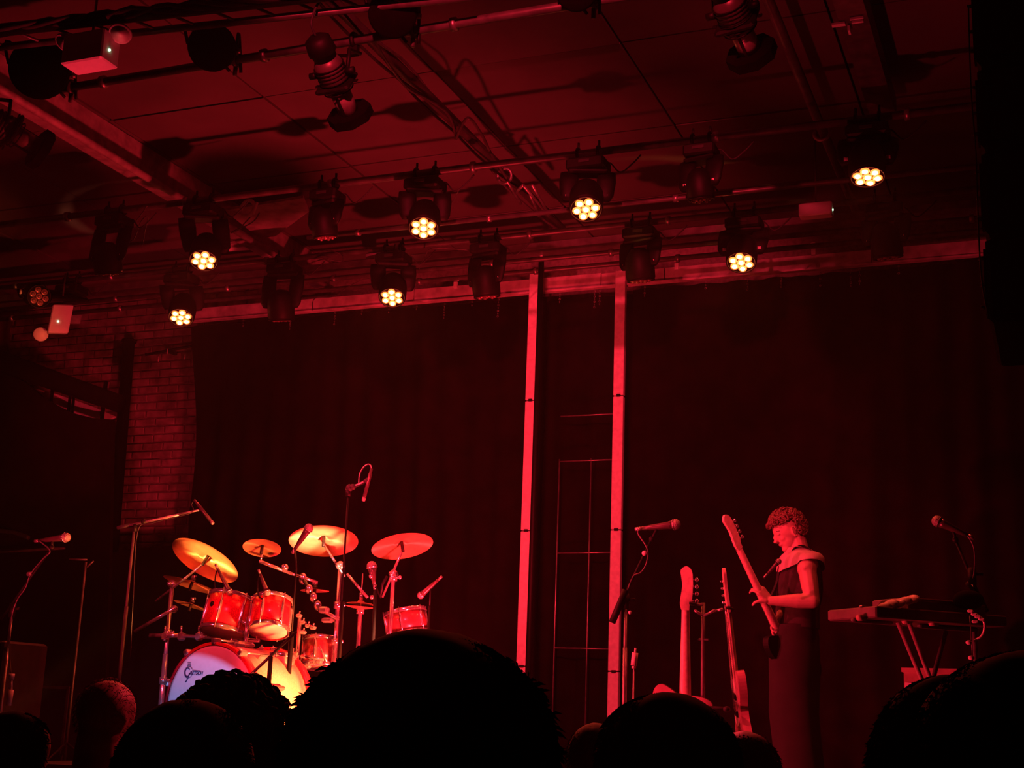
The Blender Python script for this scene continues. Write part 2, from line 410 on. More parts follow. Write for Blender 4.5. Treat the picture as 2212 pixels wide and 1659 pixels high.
# front top-left truss with cables
a = PZ(-60, 72, 3.95); b = PZ(1000, -45, 3.95)
t = thing('front_truss', 'dark cable-laden truss bar crossing the top left corner', 'truss', a)
part('chord', MB().cyl(a, b, .035, n=12), BLACK, t)
part('chord', MB().cyl(a+V((0, .12, -.03)), b+V((0, .12, -.03)), .02, n=10), PIPE, t)
for q in range(4):
    pts = []
    for k in range(40):
        p = a.lerp(b, k/39); sag = .05*abs(math.sin(k*.45+q)); pts.append(p+V((0, .02*math.cos(k*.7+q*2)-.03, .02-sag*.8)))
    part('cable', MB().tube(pts, .012, 6), RUBBER, t)
for k in range(12):
    part('brace', MB().cyl(a.lerp(b, k/12), a.lerp(b, (k+.5)/12)+V((0, .12, -.03)), .008, n=6), PIPE, t)

# ------------------------------------------------------------ moving heads
def moving_head(px, py, y, face_w, ratio, ang, label, lit=True, body=1.0, group='moving head lamps', top=None, aim=None, pipez=3.9, pipey=None):
    """face centre at pixel (px,py) on depth y; hangs from the pipe above it"""
    c = P(px, py, y); sc = scale_at(c)
    n = aim.normalized() if aim else ellipse_normal(c, ratio, ang)
    rf = face_w*sc/2
    pv = c-n*rf*1.45                               # pivot of the head
    pyy = pipey or (7.5 if y < 8.2 else 8.78)
    hang = V((pv.x, pyy, pipez))
    t = thing('moving_head', label, 'stage lamp', hang, group)
    bw = rf*2.75
    # base plate box + clamps
    bt = pipez-.05
    part('base', MB().box((pv.x, pyy, bt-.04), (bw*1.02, .17, .075), bev=.012), BLACK, t)
    part('display', MB().box((pv.x, pyy-.088, bt-.035), (.07, .006, .018)), RUBBER, t)
    for s in (-1, 1):
        cl = MB().torus((pv.x+s*bw*.28, pyy, pipez), (1, 0, 0), .034, .010, 16, 6).box((pv.x+s*bw*.28, pyy, bt), (.03, .03, .04)).cyl((pv.x+s*bw*.28, pyy, pipez+.03), (pv.x+s*bw*.28, pyy, pipez+.075), .008, n=8)
        part('clamp', cl, BLACK, t)
    # yoke follows the pan
    h = V((n.x, n.y, 0)); h = h.normalized() if h.length > .05 else V((0, -1, 0)); side = V((-h.y, h.x, 0))
    zt = bt-.085
    ty = V((pv.x, pyy, zt))
    part('yoke', MB().box(ty, (bw*1.04, .11, .03), side, h, (0, 0, 1), bev=.01), BLACK, t)
    for s in (-1, 1):
        top_ = ty+side*s*bw*.48; botm = pv+side*s*bw*.48
        arm = MB().rings([(top_, (.022, .055)), (top_.lerp(botm, .4), (.024, .06)), (botm, (.022, .05)), (botm+V((0, 0, -.035)), (.014, .03))], botm-top_ if (botm-top_).length > .02 else V((0, 0, -1)), 12, up=side)
        part('yoke_arm', arm, BLACK, t)
        part('pivot_cap', MB().cyl(pv+side*s*bw*.44, pv+side*s*bw*.54, .02, n=12), LENSRIM if 0 else WHITE, t, 'small pale cap')
    # head housing
    part('head_housing', MB().lathe(c, -n, [(0, rf*1.12), (rf*.15, rf*1.2), (rf*.9, rf*1.22), (rf*1.6, rf*1.18), (rf*2.2, rf*.95), (rf*2.6, rf*.6), (rf*2.7, rf*.1)], 28), BLACK, t)
    part('front_ring', MB().torus(c+n*.004, n, rf*1.1, rf*.07, 36, 8), BLACK, t)
    a_, b_, _ = frame(n)
    ls = MB(); rm = MB()
    rot = random.random()*1.0
    cs = [c+n*.006]+[c+n*.006+(a_*math.cos(rot+k*PI/3)+b_*math.sin(rot+k*PI/3))*rf*.66 for k in range(6)]
    for q in cs:
        rr = rf*.30
        l = part('lens', MB().lathe(q, n, [(0, rr*.62), (.006, rr*.60), (.011, rr*.4), (.014, rr*.1)], 14), LENS if lit else LENSOFF, t)
        part('lens_rim', MB().lathe(q-n*.004, n, [(0, rr*1.05), (.005, rr*1.05), (.0055, rr*.68)], 14), LENSRIM if lit else LENSOFF, l)
    # power lead
    s0 = V((pv.x+bw*.3, pyy+.05, bt-.03))
    part('power_lead', MB().tube(smoothpts([s0, s0+V((.05, .0, .02)), s0+V((.12, .0, -.05)), s0+V((.2, 0, .0)), s0+V((.25, 0, .05))]), .005, 6), RUBBER, t)
    if lit:
        l = spot('lamp_beam', c+n*.03, c+n, 70, (1, .06, .03), 130, .8, .05)
        l2 = bpy.data.lights.new('lamp_glow', 'POINT'); l2.energy = 1.3; l2.color = (1, .03, .03); l2.shadow_soft_size = .03
        o2 = bpy.data.objects.new('lamp_glow', l2); COL.objects.link(o2); o2.location = c+n*.10
    return t
moving_head(440, 562, 7.52, 55, .72, 14, 'lit moving head of the front row, leftmost, beside the pale ceiling beam')
moving_head(703, 512, 7.5, 46, .45, -2, 'unlit black moving head, front row, between the two leftmost lit ones', False, aim=V((.05, .22, -.97)))
moving_head(915, 492, 7.46, 58, .76, 6, 'lit moving head of the front row, left of the cable-wrapped pipe')
moving_head(1266, 451, 7.42, 62, .78, 2, 'lit moving head of the front row, right of the cable-wrapped pipe')
moving_head(1515, 430, 7.48, 50, .4, 0, 'unlit black moving head, front row, between the two lit ones at right', False, aim=V((.05, .22, -.97)))
moving_head(1874, 381, 7.39, 66, .60, -4, 'lit moving head of the front row, rightmost, hanging highest')
moving_head(235, 590, 7.5, 50, .5, 0, 'unlit moving head of the front row at far left', False, aim=V((0, .3, -.95)))
moving_head(391, 685, 8.78, 48, .70, 12, 'lit moving head of the rear row, leftmost, in front of the bare brick')
moving_head(608, 690, 8.8, 48, .5, 0, 'unlit moving head of the rear row with its housing catching red light, left', False, aim=V((-.05, .3, -.95)))
moving_head(847, 642, 8.74, 50, .74, 6, 'lit moving head of the rear row, above the centre curtain')
moving_head(1052, 640, 8.78, 50, .35, 0, 'unlit moving head of the rear row, just left of the left pale post', False, aim=V((.05, .22, -.97)))
moving_head(1385, 605, 8.78, 52, .35, 0, 'unlit moving head of the rear row, just right of the right pale post', False, aim=V((.05, .22, -.97)))
moving_head(1601, 566, 8.64, 56, .72, 3, 'lit moving head of the rear row, rightmost of its row')
moving_head(1918, 555, 8.78, 56, .35, 0, 'unlit moving head of the rear row at far right', False, aim=V((.05, .22, -.97)))
moving_head(84, 640, 8.3, 44, .5, 60, 'unlit moving head at far left turned sideways, lenses glinting', False, aim=V((.75, -.45, -.3)))

# ------------------------------------------------------------ round cans and profile spots on the front pipe
def can(px, py, y, wpx, label, aim):
    c = P(px, py, y); r = wpx*scale_at(c)/2; n = V(aim).normalized()
    hang = V((c.x+.02, 5.75, 3.9)) if y > 4 else c+V((0, .1, .4))
    t = thing('par_can', label, 'stage lamp', hang, 'round cans')
    part('can_body', MB().lathe(c, -n, [(-.02, r*.9), (0, r), (.05, r), (.05, r*.93), (.2, r*.9), (.26, r*.6), (.3, r*.2)], 28), MATTE, t)
    part('front_glass', MB().lathe(c, -n, [(-.004, r*.86), (.0, r*.86)], 24), MATTE, t)
    sd = frame(n)[0]
    for s in (-1, 1):
        part('yoke_arm', MB().tube(smoothpts([c-n*.1+sd*s*r*1.0, c-n*.1+sd*s*r*1.05+V((0, 0, r*.8)), hang+V((0, 0, -.07))+sd*s*.03]), .009, 6), BLACK, t)
    part('clamp', MB().torus(hang, (1, 0, 0), .035, .012, 16, 6).cyl(hang+V((0, 0, -.04)), hang+V((0, 0, -.09)), .012, n=8), PIPE, t)
    part('knob', MB().cyl(c-n*.1+sd*r*1.02, c-n*.1+sd*r*1.2, .014, n=10), STEEL, t)
    return t
can(458, 102, 5.55, 104, 'black round can lamp seen end on, second from left along the front pipe', ray(458, 102)*-1)
can(848, 30, 5.55, 106, 'black round can lamp at the top edge, right of the hanging profile spot', ray(848, 30)*-1)
can(1245, -20, 5.55, 90, 'black can lamp mostly above the top edge of the view', ray(1245, -10)*-1)
can(85, 150, 5.5, 128, 'large black round can lamp at the left, above the start of the pale beam', ray(85, 150)*-1)
def profile_spot(p_rear, p_front, y0, y1, label, rr=.075, hang=None):
    a, b = P(*p_rear, y0), P(*p_front, y1); d = (b-a); L = d.length; d.normalize()
    hang = hang or V(((a.x+b.x)/2+.05, 5.75, 3.9))
    t = thing('profile_spot', label, 'stage lamp', hang, 'profile spots')
    part('lamp_cap', MB().lathe(a, d, [(0, rr*.5), (.02, rr*.9), (.09, rr*1.0), (.10, rr*.85), (.13, rr*.8)], 16), BLACK, t)
    part('lamp_body', MB().lathe(a, d, [(.12, rr*.75), (.16, rr*1.0), (L*.52, rr*1.05), (L*.56, rr*.85), (L*.60, rr*.8)], 16), mat('worn_lamp_black', (.10, .08, .08), .4, .2), t)
    a_, b_, _ = frame(d)
    fins = MB()
    for k in range(8):
        fins.torus(a+d*(.17+k*.02), d, rr*1.05, .004, 20, 5)
    part('cooling_fins', fins, BLACK, t)
    part('shutter_gate', MB().box(a+d*L*.58, (rr*2.6, rr*2.2, .03), a_, b_, d, bev=.01), BLACK, t)
    for k in range(4):
        e = (a_ if k % 2 else b_)*(1 if k < 2 else -1)
        part('shutter_handle', MB().box(a+d*L*.58+e*rr*1.5, (.02, .02, .006), a_, b_, d), BLACK, t)
    part('lens_tube', MB().lathe(a, d, [(L*.6, rr*.72), (L*.97, rr*.72)], 20), mat('silver_lens_tube', (.42, .36, .36), .35, .5), t, 'silvery lens tube')
    part('tube_rib', MB().box(a+d*L*.8+b_*rr*.7, (.012, .02, L*.34), a_, b_, d).box(a+d*L*.8-b_*rr*.7, (.012, .02, L*.34), a_, b_, d), BLACK, t)
    pts = [(rr*1.3*math.cos(k*PI/4+.39)*1.25, rr*1.3*math.sin(k*PI/4+.39)*1.25) for k in range(8)]
    part('colour_frame', MB().prism(pts, a+d*(L*.98), a_, b_, d, .05), MATTE, t)
    piv = a+d*L*.45
    for s in (-1, 1):
        part('yoke_arm', MB().tube([piv+a_*s*rr*1.2, piv+a_*s*rr*1.25+V((0, 0, .12)), hang+V((0, 0, -.08))+a_*s*.04], .011, 6), BLACK, t)
        part('yoke_knob', MB().cyl(piv+a_*s*rr*1.1, piv+a_*s*rr*1.7, .018, n=10), BLACK, t)
    part('clamp', MB().torus(hang, (1, 0, 0), .035, .013, 16, 6).box(hang+V((0, 0, -.06)), (.05, .03, .05)), BLACK, t)
    part('lead', MB().tube(smoothpts([a, a-d*.06+V((0, 0, .03)), a+V((.05, 0, .2)), hang+V((.05, 0, .02))]), .007, 6), RUBBER, t)
    return t
profile_spot((682, 78), (758, 252), 5.45, 5.85, 'ellipsoidal profile spot with silvery lens tube hanging below the front pipe, left of centre')
profile_spot((1545, -60), (1625, 120), 5.45, 5.85, 'ellipsoidal profile spot hanging at the top edge, right of centre', hang=PZ(1560, -40, 3.9))
profile_spot((-70, 225), (90, 325), 5.4, 5.8, 'ellipsoidal profile spot at the far left edge pointing down to the right', hang=PZ(-20, 190, 3.95))
# emergency lights
def emergency(c, X, Y, Z, label, w_=.30, d_=.12, h_=.26, heads=True):
    t = thing('emergency_light', label, 'emergency light', c)
    part('case', MB().box(c, (w_, d_, h_), X, Y, Z, bev=.008), WHITE, t)
    part('indicator', MB().cyl(c+V(X)*w_*.5-V(Z)*h_*.1-V(Y)*d_*.1, c+V(X)*(w_*.5+.006)-V(Z)*h_*.1-V(Y)*d_*.1, .006, n=8), GREENLED, t, 'green indicator light')
    part('bracket', MB().box(c+V(Y)*d_*.7, (w_*.4, d_*.6, h_*.3), X, Y, Z), STEEL, t)
    if heads:
        for s in (-1, 1):
            q = c+V(X)*s*w_*.68+V(Z)*h_*.42; nn = (-V(Y)*.5-V(Z)*.9+V(X)*s*.2).normalized()
            hd = part('lamp_head', MB().lathe(q, -nn, [(0, .058), (.012, .06), (.05, .035), (.07, .015)], 20), WHITE, t)
            part('reflector', MB().lathe(q, -nn, [(-.002, .05), (.012, .03)], 20), FROST, hd)
            part('lamp_neck', MB().cyl(q-nn*.06, c+V(X)*s*w_*.4+V(Z)*h_*.5, .012, n=8), WHITE, t)
    return t
c0 = PZ(196, 112, 3.78)
emergency(c0, (1, 0, 0), (0, 1, 0), (0, 0, 1), 'white twin-head emergency light below the truss at top left, green indicator', .26, .14, .17)
c1 = PZ(1763, 455, 3.80)
emergency(c1, (1, 0, 0), (0, 1, 0), (0, 0, 1), 'white emergency light box on the rear pipes at right, green indicator', .215, .09, .09, False)
c2 = P(130, 690, 8.6)
emergency(c2, V((.6, -.6, -.1)).normalized(), V((.6, .6, .1)).normalized(), V((.1, 0, 1)).normalized(), 'white emergency light hanging tilted at the left above the dark drape', .10, .16, .24, False)
ch = P(88, 722, 8.6)
t = thing('round_lamp', 'small round spotlight beside the tilted emergency light at left', 'lamp', ch)
part('lamp_bowl', MB().lathe(ch, V((.5, -.6, -.4)), [(-.07, .02), (-.05, .05), (0, .06), (.01, .055)], 20), WHITE, t)
part('arm', MB().cyl(ch+V((-.0, .05, .03)), c2+V((0, 0, -.05)), .012, n=8), PIPE, t)
for c_, z_ in ((c1, 4.4), (c2, 3.9), (c0, 4.4)):
    single('hanging_rod', MB().cyl(c_+V((0, 0, .03)), V((c_.x, c_.y, z_)), .007, n=8), PIPE, {4.4: 'thin rod hanging the boxy emergency light at '+('right' if c_.x > -3 else 'top left'), 3.9: 'thin rod holding the tilted emergency light at left'}[z_], 'rod')
# flat pale reflector boards catching light between the ceiling steel
for i, (q, lab) in enumerate((([(485, 452), (655, 425), (667, 455), (595, 508), (560, 512)], 'pale board above the rig, right of the leftmost beam'), ([(495, 525), (548, 517), (567, 535), (495, 541)], 'small pale board tucked under the leftmost beam'), ([(790, 552), (822, 545), (822, 575), (795, 575)], 'small pale square plate above the rear centre lamp'))):
    pts = [PZ(a, b, 4.22-.03*i) for a, b in q]; cc = sum(pts, V())/len(pts)
    single('ceiling_board', MB().prism([(p.x-cc.x, p.y-cc.y) for p in pts], cc, V((1, 0, 0)), V((0, 1, 0)), V((0, 0, 1)), .02), FASCIA, lab, 'board')

# curtain ties and chains hanging below the fascia
ties = [(525, 705, 20), (627, 700, 36), (723, 690, 34), (781, 682, 14), (840, 676, 16), (900, 672, 14), (960, 668, 40), (1020, 657, 16), (1077, 650, 46), (1210, 632, 24), (1285, 630, 42), (1296, 630, 36), (1393, 628, 26), (1525, 630, 20), (1688, 610, 30), (1772, 595, 34), (1838, 585, 40), (1857, 583, 38), (1942, 585, 22), (1615, 618, 30)]
ORD = 'first second third fourth fifth sixth seventh eighth ninth tenth eleventh twelfth thirteenth fourteenth fifteenth sixteenth seventeenth eighteenth nineteenth twentieth'.split()
ties.sort()
for ti, (x, y, h) in enumerate(ties):
    p = P(x, y, 9.965); p.z = 3.832; q = p+V((-.003, 0, -h*.0037))
    mb = MB(); n = max(2, int(h/6))
    for k in range(n):
        mb.torus(p.lerp(q, (k+.5)/n), (1, 0, 0) if k % 2 else (0, 1, 0), .007, .0022, 10, 4)
    single('chain', mb, STEEL, ORD[ti]+' chain from the left hanging off the timber fascia, '+('long' if h > 32 else 'short')+' one', 'chain', 'chains under the fascia')
# loose cables in the rig
def cable(pts, z, label, r=.004, m=PIPE, grp=None):
    single('cable', MB().tube(smoothpts([PZ(a, b, z+dz) for a, b, dz in pts], 8), r, 6), m, label, 'cable', grp)
cable([(318, 445, 0), (300, 470, -.02), (285, 490, -.04), (275, 520, -.06), (290, 515, -.05), (305, 478, -.02), (320, 468, 0), (313, 500, -.03), (308, 530, -.05)], 3.85, 'thin looped cable hanging at left between unlit lamp and leftmost lit lamp')
cable([(675, 670, 0), (680, 645, 0), (720, 640, .0), (760, 615, 0), (795, 602, .02), (820, 612, 0)], 3.72, 'slack cable drooping left of the rear centre lamp')
cable([(690, 545, 0), (715, 542, .0), (735, 550, -.02), (740, 565, 0), (700, 560, 0), (665, 570, 0)], 3.85, 'coiled cable under the unlit front lamp, left of centre')
cable([(905, 582, 0), (915, 560, 0), (930, 538, 0), (965, 537, 0), (1010, 540, 0)], 3.8, 'thin cable curling right of the rear centre lamp')
cable([(540, 470, 0), (520, 490, -.02), (500, 503, 0), (545, 480, 0), (560, 460, 0)], 4.0, 'thin cable tied round the clamp on the pale beam', .005)
cable([(975, 440, 0), (985, 425, 0), (990, 412, 0)], 3.8, 'short loose wire end right of the second lit front lamp')
pz = PZ(535, 450, 4.05)
t = thing('beam_clamp', 'pale clamp wrapped round the leftmost beam where the pipe crosses', 'clamp', pz)
part('clamp_band', MB().torus(pz, (.1, 1, 0), .06, .014, 18, 6), WHITE, t); part('clamp_bolt', MB().cyl(pz+V((.05, 0, -.05)), pz+V((.09, -.02, .03)), .012, n=8), WHITE, t)

# ------------------------------------------------------------ left side
t = thing('sloping_duct', 'fat black duct sloping down across the left wall', 'duct', P(120, 820, 9.2))
part('duct_tube', MB().cyl(P(-120, 738, 9.2), P(258, 872, 9.2), .10, .075, n=20), MATTE, t)
# made-up pale plate in the shape of a light patch on the left wall
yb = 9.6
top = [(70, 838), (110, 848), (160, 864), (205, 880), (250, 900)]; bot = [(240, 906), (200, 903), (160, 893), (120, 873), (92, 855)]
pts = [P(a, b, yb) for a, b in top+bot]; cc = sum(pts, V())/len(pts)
t = thing('lit_wall_patch_plate', 'pale lens-shaped plate standing for a lit patch of wall under the black sloping duct', 'panel', cc)
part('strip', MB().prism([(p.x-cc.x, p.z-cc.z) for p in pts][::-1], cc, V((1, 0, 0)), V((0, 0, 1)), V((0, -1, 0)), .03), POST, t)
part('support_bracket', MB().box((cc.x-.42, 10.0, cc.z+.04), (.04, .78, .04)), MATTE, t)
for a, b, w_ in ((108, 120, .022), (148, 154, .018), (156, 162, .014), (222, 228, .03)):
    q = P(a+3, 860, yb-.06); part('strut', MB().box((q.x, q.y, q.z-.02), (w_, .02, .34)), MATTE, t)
def flat_drape(label, pix, y, th=.04, m=CURT, name='drape', cat='drape'):
    pts = [P(a, b, y) for a, b in pix]; pts = [V((p.x, y, max(p.z, .005))) for p in pts]; cc = sum(pts, V())/len(pts)
    mb = MB()
    n = len(pts); q = [(p.x-cc.x, p.z-cc.z) for p in pts]
    mb.prism(q, cc, V((1, 0, 0)), V((0, 0, 1)), V((0, -1, 0)), th)
    single(name, mb, m, label, cat)
flat_drape('black side drape with a curved top edge left of the brick', [(-60, 760), (20, 800), (70, 838), (92, 856), (120, 874), (160, 894), (200, 904), (246, 907), (240, 1200), (225, 1660), (-60, 1700)], 9.4, .04)
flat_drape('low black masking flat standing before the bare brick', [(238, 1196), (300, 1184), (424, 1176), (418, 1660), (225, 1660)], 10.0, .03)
pv0 = P(258, 735, 10.2)
t = thing('wall_pipe', 'black vertical pipe on the brick wall at left', 'pipe', (pv0.x, 10.3, 0))
part('tube', MB().cyl((P(250, 1100, 10.2).x+.0, 10.28, 0), (pv0.x+.05, 10.28, pv0.z), .055, n=14), MATTE, t)
part('pipe_flange', MB().cyl((pv0.x+.05, 10.28, pv0.z), (pv0.x+.05, 10.28, pv0.z+.02), .07, n=14), MATTE, t)
a, b = P(315, 766, 10.25), P(412, 748, 10.25)
t = thing('curtain_rod', 'short dark curtain rod over the bare brick', 'rod', a)
part('rod', MB().cyl(a, b, .014, n=8), MATTE, t)
part('wall_bracket', MB().box((a.lerp(b, .5).x, 10.33, a.lerp(b, .5).z), (.03, .14, .03)), MATTE, t)
for px, py in ((343, 770), (362, 753), (400, 765)):
    q = P(px, py, 10.22); part('hook', MB().cyl(q, q+V((0, 0, -.05)), .004, n=6), WHITE, t)

# loudspeaker stack at right, hung beside the camera side
ys_ = 4.0
pr = P(2105, 0, ys_); zb = P(2138, 693, ys_).z
t = thing('line_array', 'tall black hanging loudspeaker stack filling the right edge', 'loudspeaker', (pr.x+.35, ys_+.3, zb))
zz = zb; k = 0
xr = -.163
while zz < 3.3:
    h = .27
    cb = part('speaker_cabinet', MB().box((xr+.36, ys_+.3, zz+h/2), (.72, .55, h-.012), bev=.012), MATTE, t)
    part('grille', MB().box((xr+.36, ys_+.018, zz+h/2), (.64, .012, h-.05)), mat('speaker_grille', (.006, .006, .006), .8), cb)
    part('rigging_plate', MB().box((xr-.004, ys_+.08, zz+h*.5), (.008, .05, .2)), BLACK, cb)
    for q in range(3):
        part('bolt', MB().cyl((xr-.006, ys_+.03+.02*(q % 2), zz+.05+q*.075), (xr-.02, ys_+.03+.02*(q % 2), zz+.05+q*.075), .006, n=8), STEEL, cb)
    zz += h; k += 1
part('hanging_chain', MB().cyl((xr+.36, ys_+.3, zz), (xr+.36, ys_+.3, ZC), .012, n=8), STEEL, t)
part('safety_cable', MB().tube(smoothpts([P(2092, 15, ys_), P(2098, 200, ys_), P(2108, 330, ys_), P(2113, 480, ys_), P(2120, 600, ys_), P(2136, 690, ys_)]), .0025, 6), PIPE, t)

# ============================================================ instruments
def riser():
    t = thing('drum_riser', 'low black riser under the drum kit', 'platform', (-4.2, 7.3, 0))
    part('deck', MB().box((-4.1, 7.35, .14), (2.6, 2.2, .03)), FLOOR, t)
    part('skirt', MB().box((-4.1, 6.26, .063), (2.6, .012, .123)).box((-4.1, 8.44, .063), (2.6, .012, .123)), MATTE, t)
riser()
ZR = .155
def tripod(t, x, y, z0, h=.22, r=.28, m=BLACK, a0=.4):
    for k in range(3):
        a = a0+k*2*PI/3
        l = part('leg', MB().cyl((x, y, z0+h), (x+r*math.cos(a), y+r*math.sin(a), z0+.012), .009, n=8), m, t)
        part('rubber_foot', MB().ell((x+r*math.cos(a), y+r*math.sin(a), z0+.014), .014, n=8, m=6), RUBBER, l)
def vmic(ph, pt, label, rb=.026, y=None, pencil=False, t=None):
    """vocal microphone: ball grille at ph, cable end at pt"""
    d = (pt-ph); L = d.length; d.normalize(); t = t or thing('microphone', label, 'microphone', (ph+pt)/2)
    if pencil:
        part('body', MB().lathe(ph, d, [(0, rb*.8), (.004, rb), (L*.82, rb), (L*.84, rb*.7), (L, rb*.7)], 14), MICB, t)
        part('capsule', MB().lathe(ph, -d, [(0, rb), (.02, rb), (.024, rb*.6)], 14), MICGR, t); return t
    part('grille', MB().ell(ph, rb, n=18, m=12), MICGR, t)
    part('grille_band', MB().torus(ph+d*rb*.3, d, rb*1.0, .003, 20, 6), CHROME, t)
    part('body', MB().lathe(ph, d, [(rb*.55, rb*.85), (rb*1.3, rb*.72), (L*.75, rb*.5), (L*.78, rb*.42), (L, rb*.4)], 16), MICB, t)
    part('connector', MB().cyl(ph+d*L, ph+d*(L+.03), rb*.36, n=10), STEEL, t)
    return t
def clip(t, p, q): part('mic_clip', MB().cyl(p, q, .008, n=8).ell(q, .013, n=8, m=6), BLACK, t)

# ---- bass drum
KC = P(454, 1521, 6.6); KR = 133*scale_at(KC)
KC.z = ZR+KR+.005
KN = V((-.17, -.985, 0)).normalized(); KU = V((0, 0, 1)); KS = KU.cross(KN).normalized()      # KS = to the drum's left seen from front
KX = -KS if KS.x < 0 else KS
t = thing('bass_drum', 'big bass drum with a white front head, its upper rim above the audience heads', 'drum', (KC.x, KC.y, ZR))
KD = .42
part('shell', MB().lathe(KC-KN*.03, -KN, [(0, KR*.945), (KD, KR*.945)], 64), AMBER, t)
for s, q in ((0, KC-KN*.012), (1, KC-KN*(KD+.04))):
    hp = part('hoop', MB().lathe(q+KN*.02, -KN, [(0, KR*.95), (0, KR), (.045, KR), (.045, KR*.95)], 64, cap=False), SPARKLE, t, 'red wooden hoop')
part('front_head', MB().lathe(KC+KN*.002, KN, [(-.01, KR*.955), (0, KR*.95), (.002, KR*.9), (.004, .01)], 64), HEADW, t)
for k in range(10):
    a = k*2*PI/10+.31
    e = KX*math.cos(a)+KU*math.sin(a)
    cl = part('claw', MB().box(KC+e*KR*1.02-KN*.005, (.03, .06, .03), e.cross(KN), KN, e, bev=.005), CHROME, t)
    part('tension_rod', MB().cyl(KC+e*KR*1.04-KN*.0, KC+e*KR*1.03-KN*.14, .005, n=8), CHROME, cl)
    part('lug', MB().box(KC+e*KR*.98-KN*.19, (.025, .09, .035), e.cross(KN), KN, e, bev=.008), CHROME, t)
part('spur', MB().cyl(KC+KX*KR*.85-KU*KR*.35-KN*.1, V((KC.x, KC.y, ZR))+KX*KR*1.15+KN*.06, .008, n=8), CHROME, t)
part('spur', MB().cyl(KC-KX*KR*.85-KU*KR*.35-KN*.1, V((KC.x, KC.y, ZR))-KX*KR*1.15+KN*.06, .008, n=8), CHROME, t)
# logo on the head
def text(body, loc, size, X, Y, m, parent, shear=0, name='lettering', bold=0):
    cu = bpy.data.curves.new(name, 'FONT'); cu.body = body; cu.size = size; cu.shear = shear; cu.extrude = .0008; cu.offset = bold
    cu.resolution_u = 3
    o = bpy.data.objects.new('tmp', cu); COL.objects.link(o)
    me = bpy.data.meshes.new_from_object(o.evaluated_get(bpy.context.evaluated_depsgraph_get())); bpy.data.objects.remove(o)
    Z = V(X).cross(V(Y)); M = Matrix((V(X), V(Y), Z)).transposed().to_4x4(); M.translation = V(loc)-OFF(parent)
    me.transform(M); me.materials.append(m); me.name = name
    o = bpy.data.objects.new(name, me); COL.objects.link(o); o.parent = parent; return o
def onhead(px, py):                                     # pixel -> point on the head plane
    d = ray(px, py); o = KC+KN*.009; return CAM+d*((o-CAM).dot(KN)/d.dot(KN))
g0 = onhead(405, 1452)
gm = MB()
Gs = .0185
pts = [g0+KX*Gs*1.0*math.cos(a)+KU*Gs*1.25*math.sin(a) for a in [R(v) for v in range(38, 300, 12)]]
pts += [g0+KX*Gs*.55-KU*Gs*1.15, g0+KX*Gs*.9-KU*Gs*.2]
gm.tube(pts, .0030, 6)
gm.tube([g0+KX*Gs*.9-KU*Gs*.15, g0+KX*Gs*.62-KU*Gs*1.2, g0-KX*Gs*.05-KU*Gs*2.5, g0-KX*Gs*.5-KU*Gs*2.9], [.0024, .003, .003, .004], 6)
part('lettering', gm, LOGO, t)
text('RETSCH', g0+KX*Gs*.95-KU*Gs*.7, .027, KX, KU, LOGO, t, .25, bold=.0006)
lg = MB().tube([g0+KX*Gs*1.9+KU*Gs*.62, g0+KX*Gs*5.2+KU*Gs*.45], .0015, 6)
gc = onhead(407, 1452)
for rr in (.030, .033):
    for k in range(40):
        if 25 < k*9 % 360 < 330 or True:
            a, b = R(k*9), R(k*9+7)
            if -14 < (k*9 if k*9 < 180 else k*9-360) < 30: continue
            lg.tube([gc+KX*rr*math.cos(a)+KU*rr*math.sin(a), gc+KX*rr*math.cos(b)+KU*rr*math.sin(b)], .0009, 4)
# little drum and crossed sticks crest above the circle
gt = onhead(409, 1432)
lg.tube([gt-KX*.013+KU*.005, gt+KX*.013+KU*.005], .0012, 4).tube([gt-KX*.010-KU*.008, gt+KX*.010-KU*.008], .0012, 4)
for k in range(5): lg.tube([gt+KX*(-.012+.006*k)+KU*.005, gt+KX*(-.010+.005*k)-KU*.008], .0008, 4)
lg.tube([gt-KX*.015-KU*.015, gt+KX*.014-KU*.012], .0012, 4).tube([gt+KX*.015-KU*.015, gt-KX*.014-KU*.012], .0012, 4)
part('emblem', lg, LOGO, t)

# ---- toms
def tom(cpx, wpx, ratio, ang, tpx, y, label, bottom=True, m=SPARKLE):
    cb = P(*cpx, y); r = wpx*scale_at(cb)/2; n = ellipse_normal(cb, ratio, ang)       # downward normal
    L = math.dist(cpx, tpx)*scale_at(cb)/math.sqrt(1-ratio*ratio)
    up = -n; t = thing('tom_drum', label, 'drum', cb)
    part('shell', MB().lathe(cb, up, [(0, r*.95), (L, r*.95)], 48), m, t)
    part('bottom_head', MB().lathe(cb, n, [(-.008, r*.95), (.001, r*.93), (.002, .01)], 48), CLEARH, t)
    part('top_head', MB().lathe(cb, up, [(L, r*.95), (L+.004, r*.93), (L+.005, .01)], 48), HEADW, t)
    for h in (.004, L-.004): part('rim', MB().lathe(cb+up*(h-.012), up, [(0, r*1.0), (.002, r*1.06), (.012, r*1.02), (.022, r*1.06), (.024, r*1.0)], 48, cap=False), CHROME, t)
    a, b, _ = frame(up)
    for k in range(6):
        e = a*math.cos(k*PI/3+.2)+b*math.sin(k*PI/3+.2)
        lg = part('lug', MB().ell(cb+up*L*.5+e*r*.98, .010, .010, L*.36, a, b, up, 10, 8), CHROME, t)
        part('tension_rod', MB().cyl(cb-up*.012+e*r*1.04, cb+up*(L+.014)+e*r*1.04, .0035, n=6), CHROME, lg)
    return t, cb, up, L, r, a, b
T1 = tom((481, 1367), 97, .27, 12, (506, 1294), 7.0, 'left rack tom with red shell and round badge, above the bass drum')
T2 = tom((580, 1363), 87, .42, 6, (588, 1299), 7.0, 'right rack tom with red shell and glowing bottom head')
